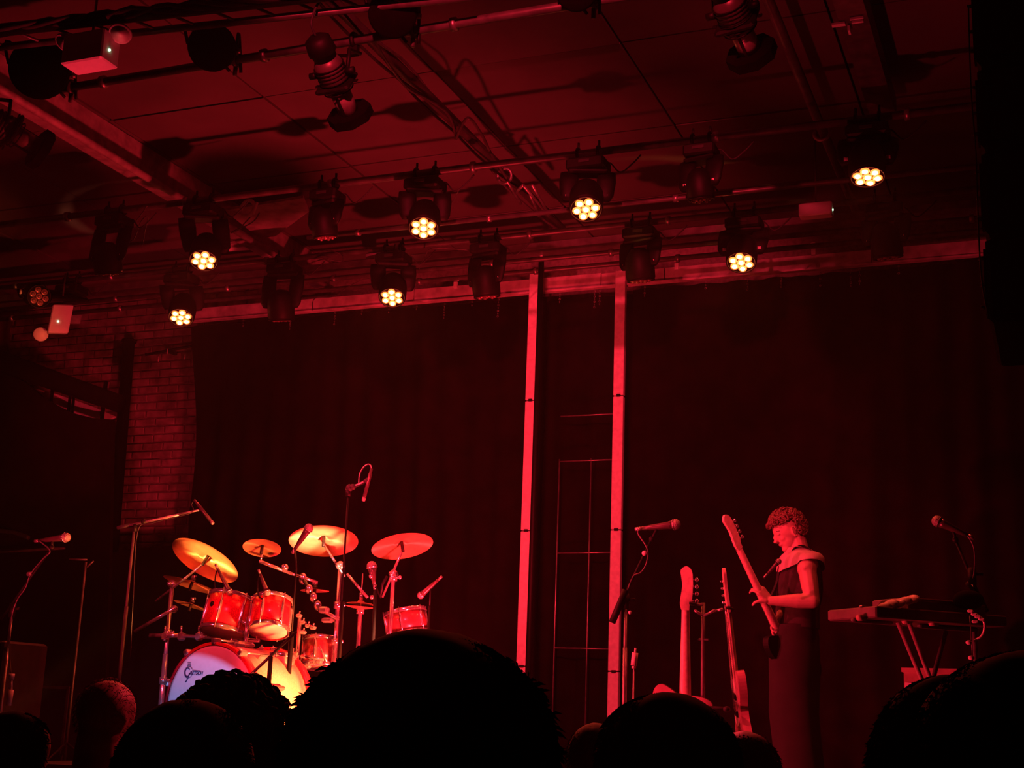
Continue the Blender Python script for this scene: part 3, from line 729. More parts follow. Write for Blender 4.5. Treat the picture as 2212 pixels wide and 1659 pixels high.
_, cb, up, L, r, a, b = T1
q = onp = P(452, 1340, 7.0)
e = (CAM-cb); e = (e-e.dot(up)*up).normalized(); sd = up.cross(e); e = (e*.6-sd*.8).normalized() if (up.cross(e)).dot(CXD) > 0 else (e*.6+sd*.8).normalized()
bc = cb+up*L*.62+e*r*.955
part('badge', MB().torus(bc, e, .013, .004, 16, 6).cyl(bc, bc+e*.002, .007, n=10), BLACK, T1[0])
T3 = tom((690, 1440), 80, .2, 3, (687, 1382), 7.35, 'deep snare drum half hidden right of the bass drum, dark red shell', m=mat('dark_red_lacquer', (.35, .06, .07), .3, .2, .3, 140, coat=.5))
# snare at right, seen at its rim
T4 = tom((882, 1372), 92, .16, -10, (876, 1322), 7.75, 'small side snare drum at the right of the kit under the angled pencil microphone', m=mat('dark_red_lacquer', (.35, .06, .07), .3, .2, .3, 140, coat=.5))
floor_t = tom((600, 1490), 66, .2, 4, (598, 1420), 6.95, 'floor tom standing behind the bass drum shell, orange lit', m=AMBER)

# ---- cymbals
def cymbal(cpx, wpx, ratio, ang, y, label, down=True, dome=.06, stem=True, cat='cymbal'):
    c = P(*cpx, y); r = wpx*scale_at(c)/2; n = ellipse_normal(c, ratio, ang, down); up = -n
    t = thing('cymbal', label, cat, c, 'cymbals')
    prof = []
    for k in range(0, 19):
        f = k/18; rr = r*(1-f*.995)
        h = r*.10*(1-(rr/r)**2) + (r*.07*(1-(rr/(r*.2))**2) if rr < r*.2 else 0)
        prof.append((h, rr))
    low = [(h-.0012, rr) for h, rr in prof]
    pl_ = part('plate', MB().lathe(V((0, 0, 0))+c, V((0, 0, 1)), prof+low[::-1], 64, cap=False), BRASS, t)
    pl_.rotation_mode = 'QUATERNION'; pl_.rotation_quaternion = V((0, 0, 1)).rotation_difference(up)
    part('felt', MB().cyl(c+up*r*.17, c+up*(r*.17+.016), .016, n=12), RUBBER, t)
    part('wing_nut', MB().cyl(c+up*(r*.17+.016), c+up*(r*.17+.03), .007, n=8).box(c+up*(r*.17+.028), (.036, .005, .012)), CHROME, t)
    part('sleeve', MB().cyl(c-up*.035, c+up*r*.17, .010, n=8), BLACK, t)
    return c, up, r, t
C1 = cymbal((443, 1211), 158, .40, 30, 7.15, 'large crash cymbal tilted steeply at the left, underside blazing yellow')
C2 = cymbal((566, 1184), 83, .46, 7, 7.05, 'small splash cymbal between the two big cymbals at left')
C3 = cymbal((699, 1169), 149, .45, 2, 7.25, 'large ride cymbal at the centre of the kit, glaring white and gold')
C4 = cymbal((869, 1180), 134, .40, -9, 7.35, 'crash cymbal at the right of the kit, dull red')
C5 = cymbal((413, 1264), 124, .13, 18, 7.3, 'thin crash cymbal seen edge on below the steep left crash')
C6 = cymbal((412, 1308), 76, .10, 17, 7.4, 'small stacked cymbal edge on beside the left rack tom')
C7 = cymbal((680, 1276), 62, .12, 2, 7.5, 'small bell cymbal seen edge on right of the rack toms')
# hi-hats
t = thing('hi_hat', 'pair of hi-hat cymbals on a clutch rod, right of the ride', 'cymbal', P(779, 1305, 7.3))
hc = P(779, 1308, 7.3); hr = 33*scale_at(hc)*1.0
for s in (1, -1):
    prof = [(s*.008+s*(hr*.14*(1-(f)**2)+(hr*.09 if f < .22 else 0)), hr*f) for f in (1, .9, .75, .6, .4, .24, .2, .1, .02)]
    part('hat', MB().lathe(hc, V((.05, 0, 1)), prof, 48, cap=False), BRASS, t)
part('clutch', MB().cyl(hc+V((0, 0, .03)), hc+V((0, 0, .075)), .011, n=10), CHROME, t)
part('pull_rod', MB().cyl(hc+V((0, 0, -.05)), hc+V((.002, 0, .19)), .0035, n=8), CHROME, t)
part('stand_tube', MB().cyl((hc.x, hc.y, ZR+.1), (hc.x, hc.y, hc.z-.04), .013, n=12), CHROME, t)
part('seat_cup', MB().cyl(hc+V((0, 0, -.05)), hc+V((0, 0, -.02)), .024, n=14), CHROME, t)
tripod(t, hc.x, hc.y, ZR, .2, .24, CHROME)
# stands carrying the cymbals
def cstand(label, base, ztop, arm=None, y=None, collars=(.5, .8), rad=.013):
    t = thing('cymbal_stand', label, 'stand', (base.x, base.y, ZR))
    part('tube', MB().cyl((base.x, base.y, ZR+.12), (base.x, base.y, ztop), rad, n=12).cyl((base.x, base.y, ZR+.02), (base.x, base.y, ZR+(ztop-ZR)*.6), rad*1.35, n=12), CHROME, t)
    for c in collars:
        z = ZR+(ztop-ZR)*c
        part('collar', MB().cyl((base.x, base.y, z-.02), (base.x, base.y, z+.02), rad*1.9, n=12).cyl((base.x, base.y, z), (base.x+.05, base.y-.02, z), .006, n=8).ell((base.x+.055, base.y-.022, z), .012, n=8, m=6), CHROME, t)
    if arm:
        a0, a1 = arm; part('boom_arm', MB().cyl(a0, a1, .0075, n=10), CHROME, t)
        mid = V((base.x, base.y, ztop)); part('tilter', MB().ell(mid, .028, .022, .028, n=14, m=10).cyl(mid+V((0, -.04, 0)), mid+V((0, .04, 0)), .013, n=10), CHROME, t)
    tripod(t, base.x, base.y, ZR, .3, .3, CHROME, random.random())
    return t
y1 = 7.15; b = P(372, 1262, y1)
cstand('chrome stand left of the kit with a boom up to the steep crash', b, b.z, (P(336, 1299, y1), C1[0]-C1[1]*.03), collars=(.45, .72))
b = P(366, 1330, 7.05)
t = thing('boom_rod', 'thick diagonal counterweight rod left of the kit', 'rod', b); part('rod', MB().cyl(P(291, 1364, 7.05), P(380, 1312, 7.05), .011, n=10), CHROME, t); part('clamp', MB().ell(P(376, 1316, 7.08), .024, n=12, m=8), CHROME, t)
t = thing('rack_bar', 'horizontal chrome rack bar crossing behind the bass drum top', 'bar', P(325, 1373, 7.12))
part('bar', MB().cyl(P(324, 1373, 7.12), P(386, 1373, 7.12), .014, n=12).cyl(P(386, 1373, 7.12), P(560, 1384, 7.12), .011, n=12), CHROME, t)
for x in (357, 392, 430, 520): part('clamp', MB().box(P(x, 1375, 7.12), (.035, .05, .05), bev=.008).cyl(P(x, 1367, 7.12), P(x, 1352, 7.12), .006, n=8), CHROME, t)
b = P(735, 1222, 7.3)
cstand('double braced chrome stand under the glaring ride cymbal', b, b.z, (P(745, 1246, 7.3), C3[0]-C3[1]*.02), collars=(.62, .8))
t = thing('boom_rod', 'loose diagonal rod above the hi-hat', 'rod', P(770, 1262, 7.3)); part('rod', MB().cyl(P(750, 1240, 7.3), P(794, 1291, 7.3), .009, n=10), CHROME, t)
b = P(850, 1240, 7.4)
cstand('slim chrome stand under the right crash cymbal', b, b.z, (P(826, 1290, 7.4), C4[0]-C4[1]*.02), collars=(.5, .98))
# tom mount column behind the bass drum
t = thing('tom_mount', 'chrome double tom holder rising from the bass drum', 'stand', (KC.x, KC.y+.3, KC.z+KR))
mb_ = P(532, 1378, 6.98)
part('post', MB().cyl((mb_.x, mb_.y, KC.z+KR*.9), (mb_.x, mb_.y, mb_.z+.12), .014, n=12), CHROME, t)
for T in (T1, T2): part('arm', MB().cyl((mb_.x, mb_.y, mb_.z+.08), T[1]+T[2]*T[3]*.5, .010, n=10), CHROME, t)
part('base_plate', MB().box(P(520, 1392, 6.9), (.10, .16, .03), bev=.01), CHROME, t)
for x, y in ((470, 1388), (545, 1395), (565, 1400), (500, 1386), (590, 1402)): part('wing_bolt', MB().box(P(x, y, 6.92), (.03, .02, .018), bev=.005).cyl(P(x, y, 6.92), P(x, y-7, 6.92), .004, n=6), CHROME, t)
# splash boom with counterweight and clip mics over the toms
t = thing('cymbal_boom', 'ribbed boom arm reaching left to the small splash cymbal', 'rod', P(600, 1225, 7.1))
part('arm_tube', MB().cyl(P(560, 1212, 7.05), P(632, 1240, 7.2), .010, n=10), CHROME, t)
part('arm_tube', MB().cyl(P(632, 1240, 7.2), P(686, 1258, 7.3), .009, n=10), CHROME, t)
part('round_knob', MB().cyl(P(615, 1226, 7.1), P(615, 1226, 7.12), .022, n=16), CHROME, t)
part('tilter', MB().ell(P(654, 1250, 7.25), .026, .02, .036, n=12, m=8), CHROME, t)
part('post', MB().cyl(P(566, 1196, 7.05), P(563, 1212, 7.05), .006, n=8), CHROME, t)
t = thing('boom_stand', 'dark boom stand slanting down between the toms and the ride stand', 'stand', P(690, 1330, 7.2))
part('slanted_tube', MB().cyl(P(656, 1252, 7.2), P(694, 1322, 7.2), .012, n=12), BLACK, t)
for f in (.3, .55, .8): part('collar', MB().ell(P(656, 1252, 7.2).lerp(P(694, 1322, 7.2), f), .024, .02, .03, n=12, m=8), CHROME, t)
part('cross_arm', MB().cyl(P(692, 1318, 7.2), P(738, 1340, 7.2), .012, n=10), CHROME, t)
part('clamp', MB().box(P(708, 1340, 7.2), (.075, .05, .03), bev=.01).box(P(700, 1318, 7.2), (.06, .05, .04), bev=.01), CHROME, t)
part('tube', MB().cyl(P(737, 1340, 7.2), V((P(737, 1340, 7.2).x, 7.2, ZR)), .011, n=10), CHROME, t)
# hardware cluster behind the black stand
t = thing('hardware_stand', 'cluster of chrome snare stand hardware right of the kick', 'stand', P(655, 1430, 7.15))
bx = P(655, 1430, 7.15)
part('tube', MB().cyl(P(648, 1330, 7.15), V((P(648, 1330, 7.15).x, 7.15, ZR)), .013, n=12), CHROME, t)
part('tube', MB().cyl(P(632, 1400, 7.0), V((P(632, 1400, 7.0).x, 7.0, ZR)), .010, n=12), CHROME, t)
for x, y in ((646, 1330), (655, 1345), (666, 1352), (676, 1356), (655, 1366), (640, 1412), (656, 1418), (672, 1420), (665, 1440), (690, 1430)):
    part('fitting', MB().box(P(x, y, 7.12), (.035, .03, .022), bev=.006).cyl(P(x, y, 7.12), P(x+2, y-10, 7.12), .005, n=6), CHROME, t)
part('pedal_rod', MB().cyl(P(660, 1418, 7.1), P(700, 1425, 7.1), .008, n=8).cyl(P(690, 1395, 7.1), P(706, 1430, 7.1), .006, n=8), CHROME, t)
for px in (612, 618, 626):
    pass
# ---- drum microphones
vm = lambda a, b, y, lab, rb=.026, **k: vmic(P(*a, y), P(*b, y), lab, rb, **k)
m_ = vm((667, 1141), (637, 1186), 7.0, 'dark vocal microphone in front of the ride cymbal', .027)
t = thing('microphone_stand', 'thick black microphone stand rising in front of the toms', 'stand', V((P(640, 1230, 6.9).x, 6.9, 0)))
bs = P(640, 1230, 6.9); bo = P(620, 1490, 6.9)
part('upper_tube', MB().cyl((bs.x, bs.y, P(630, 1370, 6.9).z), bs, .005, n=10), BLACK, t)
part('tube', MB().cyl((bs.x, bs.y, ZR+.05), (bs.x, bs.y, P(630, 1365, 6.9).z), .014, n=12), BLACK, t)
part('mic_holder', MB().cyl(bs, P(637, 1186, 7.0), .006, n=8), BLACK, t)
tripod(t, bs.x, bs.y, ZR, .15, .26)
t = thing('microphone_stand', 'low black boom stand slanting across the bass drum shell', 'stand', P(525, 1472, 6.5))
part('boom_arm', MB().cyl(P(640, 1365, 6.45), P(524, 1474, 6.4), .008, n=10), BLACK, t)
bb = P(585, 1418, 6.42); part('tube', MB().cyl((bb.x, 6.42, .03), bb, .012, n=12), BLACK, t); part('round_base', MB().lathe((bb.x, 6.42, 0), (0, 0, 1), [(0, .11), (.015, .11), (.03, .03)], 24), BLACK, t)
vm((520, 1478), (540, 1462), 6.38, 'kick drum microphone at the end of the low boom', .03)
# clip mics on toms
for (a1_, b1_, lab, yy) in (((497, 1280), (470, 1228), 'clip-on microphone over the left rack tom', 6.95), ((577, 1280), (562, 1240), 'clip-on microphone over the right rack tom', 6.95)):
    t = vm(a1_, b1_, yy, lab, .02)
    part('gooseneck', MB().tube(smoothpts([P(*b1_, yy), P(b1_[0]-5, b1_[1]+20, yy), P(b1_[0]-4, b1_[1]+45, yy), P(a1_[0]-10, a1_[1]+14, yy)]), .004, 6), BLACK, t)
m_ = vm((803, 1223), (809, 1262), 7.0, 'ball-headed vocal microphone pointing up beside the hi-hat', .029)
t = thing('microphone_stand', 'dark microphone stand holding the ball-headed drummer microphone', 'stand', V((P(815, 1300, 7.0).x, 7.0, 0)))
pm = P(811, 1268, 7.0); part('tube', MB().cyl((pm.x+.02, 7.0, ZR), pm, .010, n=10), BLACK, t)
for y in (1245, 1290): part('knob', MB().ell(P(801 if y < 1280 else 803, y, 6.98), .012, n=10, m=8), CHROME, t)
part('boom_arm', MB().tube([P(811, 1268, 7.0), P(822, 1290, 7.0), P(826, 1262, 7.0), P(836, 1245, 7.0)], .008, 8), BLACK, t)
tripod(t, pm.x, 7.0, ZR)
vm((909, 1286), (947, 1252), 7.5, 'pencil microphone with red foam ball aimed at the side snare', .022)
t = thing('microphone_stand', 'short low stand holding the side snare microphone', 'stand', V((P(935, 1400, 7.5).x, 7.5, 0)))
q = P(930, 1266, 7.5); part('tube', MB().cyl((q.x, 7.5, ZR), (q.x, 7.5, q.z-.12), .008, n=10).cyl((q.x, 7.5, q.z-.12), q, .005, n=8), BLACK, t); tripod(t, q.x, 7.5, ZR)
# overheads
def pencil(a_, b_, y, label): return vmic(P(*a_, y), P(*b_, y), label, .0105, pencil=True)
pencil((456, 1126), (420, 1080), 6.9, 'slim pencil overhead microphone at the end of the long left boom')
t = thing('microphone_stand', 'tall overhead stand with a long boom reaching right over the kit', 'stand', V((P(291, 1135, 6.9).x, 6.9, 0)))
q = P(291, 1134, 6.9)
part('boom_arm', MB().cyl(P(254, 1140, 6.9), P(386, 1112, 6.9), .0075, n=10).cyl(P(380, 1112, 6.9), P(430, 1102, 6.9), .006, n=8), STEEL, t)
part('counterweight', MB().cyl(P(254, 1140, 6.9), P(280, 1134.5, 6.9), .011, n=10), RUBBER, t)
part('joint', MB().ell(P(311, 1127, 6.9), .018, n=12, m=8).cyl(P(292, 1133, 6.9), P(292, 1148, 6.9), .012, n=8), BLACK, t)
part('tube', MB().cyl((q.x, 6.9, .05), (q.x, 6.9, q.z-.02), .0085, n=10), PIPE, t)
part('tube', MB().cyl((q.x, 6.9, .03), (q.x, 6.9, P(285, 1310, 6.9).z), .012, n=10), PIPE, t)
part('cable', MB().tube(smoothpts([P(420, 1080, 6.9), P(414, 1090, 6.9), P(418, 1104, 6.9), P(400, 1112, 6.88), P(330, 1130, 6.88), P(297, 1150, 6.88), P(288, 1300, 6.88), P(282, 1420, 6.88)]), .003, 6), RUBBER, t)
tripod(t, q.x, 6.9, 0, .2, .32)
pencil((787, 1074), (803, 1012), 6.9, 'upright pencil overhead microphone high above the ride cymbal')
t = thing('microphone_stand', 'tall dark stand with looped cable holding the high centre overhead microphone', 'stand', V((P(752, 1080, 6.9).x, 6.9, 0)))
q = P(752, 1072, 6.9)
part('tube', MB().cyl((q.x, 6.9, .05), (q.x, 6.9, q.z), .006, n=10).cyl((q.x+.01, 6.9, .03), (q.x+.01, 6.9, P(740, 1300, 6.9).z), .010, n=10), BLACK, t)
part('clutch', MB().cyl(q, P(752, 1058, 6.9), .016, n=10), BLACK, t)
part('boom_arm', MB().cyl(P(748, 1059, 6.9), P(790, 1040, 6.9), .009, n=10), STEEL, t)
part('mic_clip', MB().ell(P(755, 1054, 6.9), .022, n=12, m=8).ell(P(762, 1052, 6.88), .018, n=10, m=8).cyl(P(788, 1042, 6.9), P(795, 1036, 6.9), .014, n=10), RUBBER, t)
part('cable', MB().tube(smoothpts([P(775, 1044, 6.9), P(777, 1025, 6.9), P(785, 1010, 6.9), P(796, 1003, 6.9), P(802, 1010, 6.9), P(800, 1028, 6.9), P(790, 1042, 6.9)]), .0045, 6), STEEL, t)
tripod(t, q.x, 6.9, 0, .2, .32)
# second thin pole beside it
# drummer's vocal cable / throne hidden

# ---- vocal microphones at left and at the bass player
def vocal_set(ball, tail, joint, low, poletop, y, lab_m, lab_s, cab=None, tape=None):
    vm(ball, tail, y, lab_m, .028)
    t = thing('microphone_stand', lab_s, 'stand', V((P(*poletop, y).x, y, 0)))
    part('boom_arm', MB().cyl(P(*joint, y), P(*low, y), .0075, n=10), BLACK, t)
    mid = P((ball[0]+tail[0])/2, (ball[1]+tail[1])/2, y)
    part('mic_clip', MB().cyl(P(*joint, y), mid, .008, n=8).ell(P(*joint, y), .016, n=10, m=8), BLACK, t)
    pt = P(*poletop, y)
    part('tube', MB().cyl((pt.x, y, .03), pt, .009, n=10).cyl((pt.x, y, .03), (pt.x, y, pt.z-.25), .012, n=10), STEEL, t)
    part('clutch', MB().cyl(pt+V((0, 0, -.05)), pt+V((0, 0, .03)), .02, n=12).cyl(pt, pt+V((.05, 0, 0)), .008, n=8), BLACK, t)
    part('base', MB().lathe((pt.x, y, 0), (0, 0, 1), [(0, .13), (.018, .13), (.03, .03)], 28), BLACK, t)
    if cab: part('cable', MB().tube(smoothpts([P(a, b, y-.02) for a, b in cab]), .0042, 6), PIPE, t)
    return t
t = vocal_set((143, 1161), (84, 1168), (112, 1183), (2, 1338), (27, 1315), 6.6, 'red-lit vocal microphone at far left, pointing right', 'microphone stand at far left with a slanting boom', [(84, 1168), (108, 1190), (92, 1208), (66, 1240), (55, 1270), (36, 1298), (24, 1340), (20, 1400), (24, 1460)])
part('knob', MB().box(P(63, 1240, 6.58), (.03, .02, .025), bev=.005), STEEL, t)
part('taped_plug', MB().cyl(P(18, 1524, 6.55), P(24, 1490, 6.55), .017, n=10).cyl(P(24, 1468, 6.55), P(26, 1455, 6.55), .017, n=10).cyl(P(24, 1490, 6.55), P(24, 1468, 6.55), .008, n=8), TAPE, t, 'pale taped connector')
t = vocal_set((1459, 1133), (1384, 1142), (1408, 1165), (1322, 1343), (1352, 1295), 7.0, 'vocal microphone left of the bass player, outlined in red', 'black microphone stand in front of the right pale post', [(1384, 1142), (1378, 1152), (1398, 1185), (1397, 1215), (1385, 1236), (1368, 1245), (1356, 1275)])
part('counterweight', MB().cyl(P(1352, 1275, 6.98), P(1322, 1345, 6.98), .019, n=12), BLACK, t)
part('knob', MB().ell(P(1392, 1195, 6.97), .014, n=10, m=8), TAPE, t); part('knob', MB().ell(P(1361, 1323, 6.97), .010, n=10, m=8), TAPE, t)
single('cable_plug', MB().cyl(P(1369, 1438, 7.0), P(1372, 1410, 7.0), .016, n=10).cyl(P(1372, 1410, 7.0), P(1373, 1400, 7.0), .006, n=8).cyl(P(1369, 1439, 7.0), P(1369, 1444, 7.0), .012, n=8).cyl(P(1369, 1444, 7.0), V((P(1369, 1444, 7.0).x, 7.0, .0)), .004, n=6), TAPE, 'pale taped cable plug hanging beside the right microphone stand', 'plug')
t = vocal_set((2025, 1126), (2091, 1157), (2064, 1166), (2128, 1318), (2100, 1240), 6.9, 'vocal microphone over the keyboard, tail to the right', 'slim microphone stand behind the keyboard', [(2091, 1157), (2103, 1180), (2106, 1210), (2104, 1240), (2102, 1250)])
part('sleeve', MB().cyl(P(2088, 1258, 6.9), P(2108, 1280, 6.9), .012, n=10).cyl(P(2118, 1290, 6.9), P(2132, 1322, 6.9), .012, n=10), BLACK, t)

# ---- guitars
def guitar(nut, A, Nn, label, flip=1, scale=.86, headst='round', m=PINKG, body_m=None, name='bass_guitar', pick=True, npegs=4, w0=.042, w1=.062):
    """nut position, A = unit direction from body to headstock, Nn = front normal"""
    A = V(A).normalized(); Nn = V(Nn); Nn = (Nn-Nn.dot(A)*A).normalized(); B = A.cross(Nn).normalized()*flip
    t = thing(name, label, 'guitar', nut-A*scale)
    F = lambda u, v, h=0: nut-A*u+B*v+Nn*h
    nl = scale*.70
    nk = MB(); 
    vs = []
    for u, w in ((0, w0), (nl*.5, (w0+w1)/2), (nl, w1)):
        for k in range(7):
            a = PI*k/6; vs.append(F(u, -w/2*math.cos(a), -.022*math.sin(a)))
    fs = []
    for i in range(2):
        for k in range(6): fs.append((i*7+k, i*7+k+1, i*7+8+k, i*7+7+k))
    fs += [(0, 7, 13, 6), (7, 14, 20, 13)]
    nk.add(vs, fs)
    part('neck', nk, MAPLE, t)
    part('fretboard', MB().add([F(0, -w0/2, .001), F(0, w0/2, .001), F(nl*1.03, w1/2, .001), F(nl*1.03, -w1/2, .001), F(0, -w0/2, .006), F(0, w0/2, .006), F(nl*1.03, w1/2, .006), F(nl*1.03, -w1/2, .006)], [(0, 1, 2, 3), (7, 6, 5, 4), (0, 4, 5, 1), (1, 5, 6, 2), (2, 6, 7, 3), (3, 7, 4, 0)], False), MAPLE, t)
    fr = MB()
    for k in range(1, 21):
        u = scale*(1-2**(-k/12)); w = w0+(w1-w0)*u/nl; fr.box(F(u, 0, .007), (w, .0012, .001), B, A, Nn)
    part('frets', fr, CHROME, t)
    hl = .21 if npegs == 4 else .17
    pts = [(0, -w0/2), (-.03, -w0*.55), (-.06, -w0*.85), (-hl*.7, -w0*.95), (-hl, -w0*.8), (-hl*1.12, -w0*.1), (-hl*1.02, w0*.6), (-hl*.85, w0*.55), (-hl*.6, w0*.42), (-.04, w0*.7), (0, w0/2)]
    pts = [(q.x, q.y) for q in smoothpts([V((a_, b_, 0)) for a_, b_ in pts], 3)]
    part('headstock', MB().prism([(p[0], p[1]) for p in pts][::-1], F(0, 0, -.008), -A, B, Nn, .016), MAPLE, t)
    for k in range(npegs):
        u = -.05-k*(hl*.72)/npegs
        pg = part('tuner', MB().cyl(F(u, -w0*.35, 0), F(u, -w0*.35, .018), .006, n=8), CHROME, t)
        part('tuner_button', MB().cyl(F(u, -w0*.8, -.012), F(u, -w0*1.25, -.012), .004, n=6).ell(F(u, -w0*1.45, -.012), .011, .013, .009, B, A, Nn, 10, 6), CHROME, pg)
    # body outline
    o = []
    half = [(.0, .03), (-.055, .12), (-.02, .165), (.06, .165), (.13, .125), (.20, .13), (.29, .185), (.37, .175), (.43, .10), (.445, 0)]
    sc_ = 1.0
    up_ = [(u, v) for u, v in half]; dn = [(.0, -.03), (.01, -.10), (.04, -.145), (.10, -.14), (.16, -.115), (.23, -.14), (.32, -.185), (.39, -.16), (.43, -.08)]
    outl = up_+dn[::-1]
    sm = smoothpts([V((a*sc_, b*sc_, 0)) for a, b in outl+[outl[0]]], 4)[:-1]
    bo = F(nl, 0, 0)
    part('body', MB().prism([(p.x, p.y) for p in sm], bo+Nn*-.015, -A, B, Nn, .042), body_m or m, t)
    if pick:
        pgp = [(.02, -.03), (.03, -.11), (.09, -.115), (.16, -.10), (.24, -.12), (.27, -.05), (.22, .04), (.08, .06), (.0, .04)]
        sm2 = smoothpts([V((a, b, 0)) for a, b in pgp+[pgp[0]]], 3)[:-1]
        part('pickguard', MB().prism([(p.x, p.y) for p in sm2], bo+Nn*.0075, -A, B, Nn, .003), CREAM, t)
    for u in (.10, .19): part('pickup', MB().box(bo-A*u+Nn*.013, (.085, .03, .014), B, A, Nn, bev=.004), BLACK, t)
    part('bridge', MB().box(nut-A*scale+Nn*.014, (.08, .05, .016), B, A, Nn, bev=.003), CHROME, t)
    sg = MB()
    for k in range(4 if npegs == 4 else 6):
        v = (k/(3 if npegs == 4 else 5)-.5); sg.tube([F(-.04, v*w0*.6, .009), F(0, v*w0*.75, .011), F(scale, v*w1*.8, .022)], .0011, 4)
    part('strings', sg, CHROME, t)
    for k in range(2): part('knob', MB().cyl(bo-A*.33-B*(.10-.035*k)+Nn*.006, bo-A*.33-B*(.10-.035*k)+Nn*.024, .011, n=12), CHROME, t)
    return t
yg = 7.3
n1, e1 = P(1481, 1318, yg), P(1477, 1490, yg)
guitar(n1, n1-(e1+V((0, .03, 0))), (n1-CAM).normalized()+V((.1, 0, .1)), 'pale guitar on the stand with its back to the view, left of the pair', 1, .64)
n2, e2 = P(1571, 1322, yg+.05), P(1586, 1452, yg+.12)
guitar(n2, n2-e2, V((-.95, -.38, .05)), 'slim pale guitar on the stand turned nearly edge on, right of the pair', 1, .50, w0=.042, w1=.056)
t = thing('guitar_stand', 'dark two-way guitar stand between the two pale guitars', 'stand', V((P(1519, 1400, yg).x, yg+.05, 0)))
q = P(1519, 1302, yg+.05)
part('column', MB().cyl((q.x, q.y, .05), q, .012, n=12), PIPE, t)
part('collar', MB().box(P(1520, 1382, yg+.05), (.06, .02, .012), bev=.003), PIPE, t)
for (a_, b_) in (((1519, 1306), (1494, 1305)), ((1519, 1330), (1500, 1318)), ((1521, 1330), (1545, 1318)), ((1545, 1320), (1560, 1316))):
    part('neck_arm', MB().cyl(P(*a_, yg+.03), P(*b_, yg+.0), .008, n=8), STEEL, t)
part('yoke', MB().torus(P(1492, 1306, yg), (0, .2, 1), .028, .008, 16, 6, arc=4.4), RUBBER, t)
part('yoke', MB().torus(P(1571, 1316, yg+.04), (0, .2, 1), .028, .008, 16, 6, arc=4.4), RUBBER, t)
part('body_arm', MB().cyl(P(1520, 1527, yg), P(1572, 1531, yg), .008, n=8).ell(P(1570, 1532, yg), .02, .03, .016, n=10, m=8), RUBBER, t)
part('body_arm', MB().cyl(P(1520, 1527, yg), P(1470, 1531, yg), .008, n=8).ell(P(1470, 1532, yg), .02, .03, .016, n=10, m=8), RUBBER, t)
tripod(t, q.x, q.y, 0, .25, .3)
single('strap', MB().tube(smoothpts([P(1588, 1458, yg+.2), P(1603, 1500, yg+.22), P(1609, 1540, yg+.22), P(1612, 1590, yg+.2)]), .006, 6), RUBBER, 'thin dark strap hanging behind the edge-on guitar', 'strap')

# ---- keyboard
yk = 6.5
t = thing('keyboard', 'dark keyboard instrument on a folding stand at right, lit end toward the bass player', 'keyboard', P(2010, 1330, yk))
ev = (P(2110, 1316, yk+.25)-P(1975, 1303, yk)); ev.z = 0; KL = .62; X_ = ev.normalized(); Y_ = V((-X_.y, X_.x, 0)); o_ = P(1972, 1320, yk)
def kb(u, v, z, su, sv, sz, nm, m, lab=None, bev=.006, par=None): return part(nm, MB().box(o_+X_*u+Y_*v+V((0, 0, z)), (su, sv, sz), X_, Y_, (0, 0, 1), bev=bev), m, par or t, lab)
GK = mat('charcoal_keyboard_case', (.12, .08, .08), .45)
kb(.12, .12, -.02, .74, .36, .05, 'lower_case', GK)
kb(.22, .16, .035, .44, .27, .062, 'upper_case', GK)
kb(.22, .025, .052, .44, .004, .008, 'trim_line', STEEL); kb(.22, .023, .0, .44, .004, .005, 'trim_line', STEEL)
kb(-.14, .12, -.018, .205, .345, .035, 'end_panel', mat('grey_end_panel', (.30, .22, .22), .5))
for k in range(9):
    f = k/8; part('key', MB().ell(o_+X_*(-.155+.155*f)+Y_*(.0-.02*(k % 2))+V((0, 0, .012+.036*f+.004*(k % 3))), .0092, .05, .017, X_, Y_, V((0, 0, 1)), 10, 8), CREAM, t)
kb(-.235, .05, .008, .04, .02, .012, 'side_knob', STEEL)
kb(-.15, .10, -.05, .22, .03, .02, 'stand_rail', PIPE); kb(.28, .10, -.055, .34, .03, .02, 'stand_rail', PIPE)
for u in (-.26, -.01, .14): part('rail_cap', MB().cyl(o_+X_*(u-.02)+Y_*.03+V((0, 0, -.045)), o_+X_*(u+.02)+Y_*.03+V((0, 0, -.043)), .014, n=12), WOODBOX, t)
t2 = thing('keyboard_stand', 'folding keyboard stand with two parallel slanted red legs', 'stand', V((P(1990, 1480, yk).x, yk+.05, 0)))
RT = mat('dull_painted_tube', (.34, .22, .22), .5, .2)
def legline(a_, b_, y, m, r=.011):
    p, q = P(*a_, y), P(*b_, y); d = (q-p); q = p+d*((p.z-.01)/(p.z-q.z)); part('leg', MB().cyl(p, q, r, n=10), m, t2)
legline((1940, 1345), (1992, 1470), yk+.03, RT); legline((1963, 1343), (2010, 1468), yk+.10, RT)
legline((2044, 1362), (2020, 1450), yk+.16, PIPE)
t = thing('wooden_crate', 'low wooden box behind the keyboard stand legs', 'box', V((P(2000, 1460, 7.0).x, 7.1, 0)))
pa, pb = P(1952, 1447, 7.0), P(2062, 1441, 7.0)
part('box_body', MB().box(((pa.x+pb.x)/2, 7.15, pa.z/2+.0), (pb.x-pa.x, .3, pa.z-.012)), WOODBOX, t)
part('lid', MB().box(((pa.x+pb.x)/2, 7.15, pa.z+.0), (pb.x-pa.x+.02, .32, .02)), WOODBOX, t)
part('latch', MB().box((pa.x+.02, 6.995, pa.z-.08), (.03, .01, .04)), CREAM, t)
single('soft_bag', MB().ell(P(2092, 1296, yk+.2), .07, .07, .045, n=18, m=12), MATTE, 'dark rounded bag resting on the right end of the keyboard', 'bag')
t = thing('patch_cables', 'pale plugs and curled cable at the right end of the keyboard', 'cable', P(2100, 1325, yk+.0))
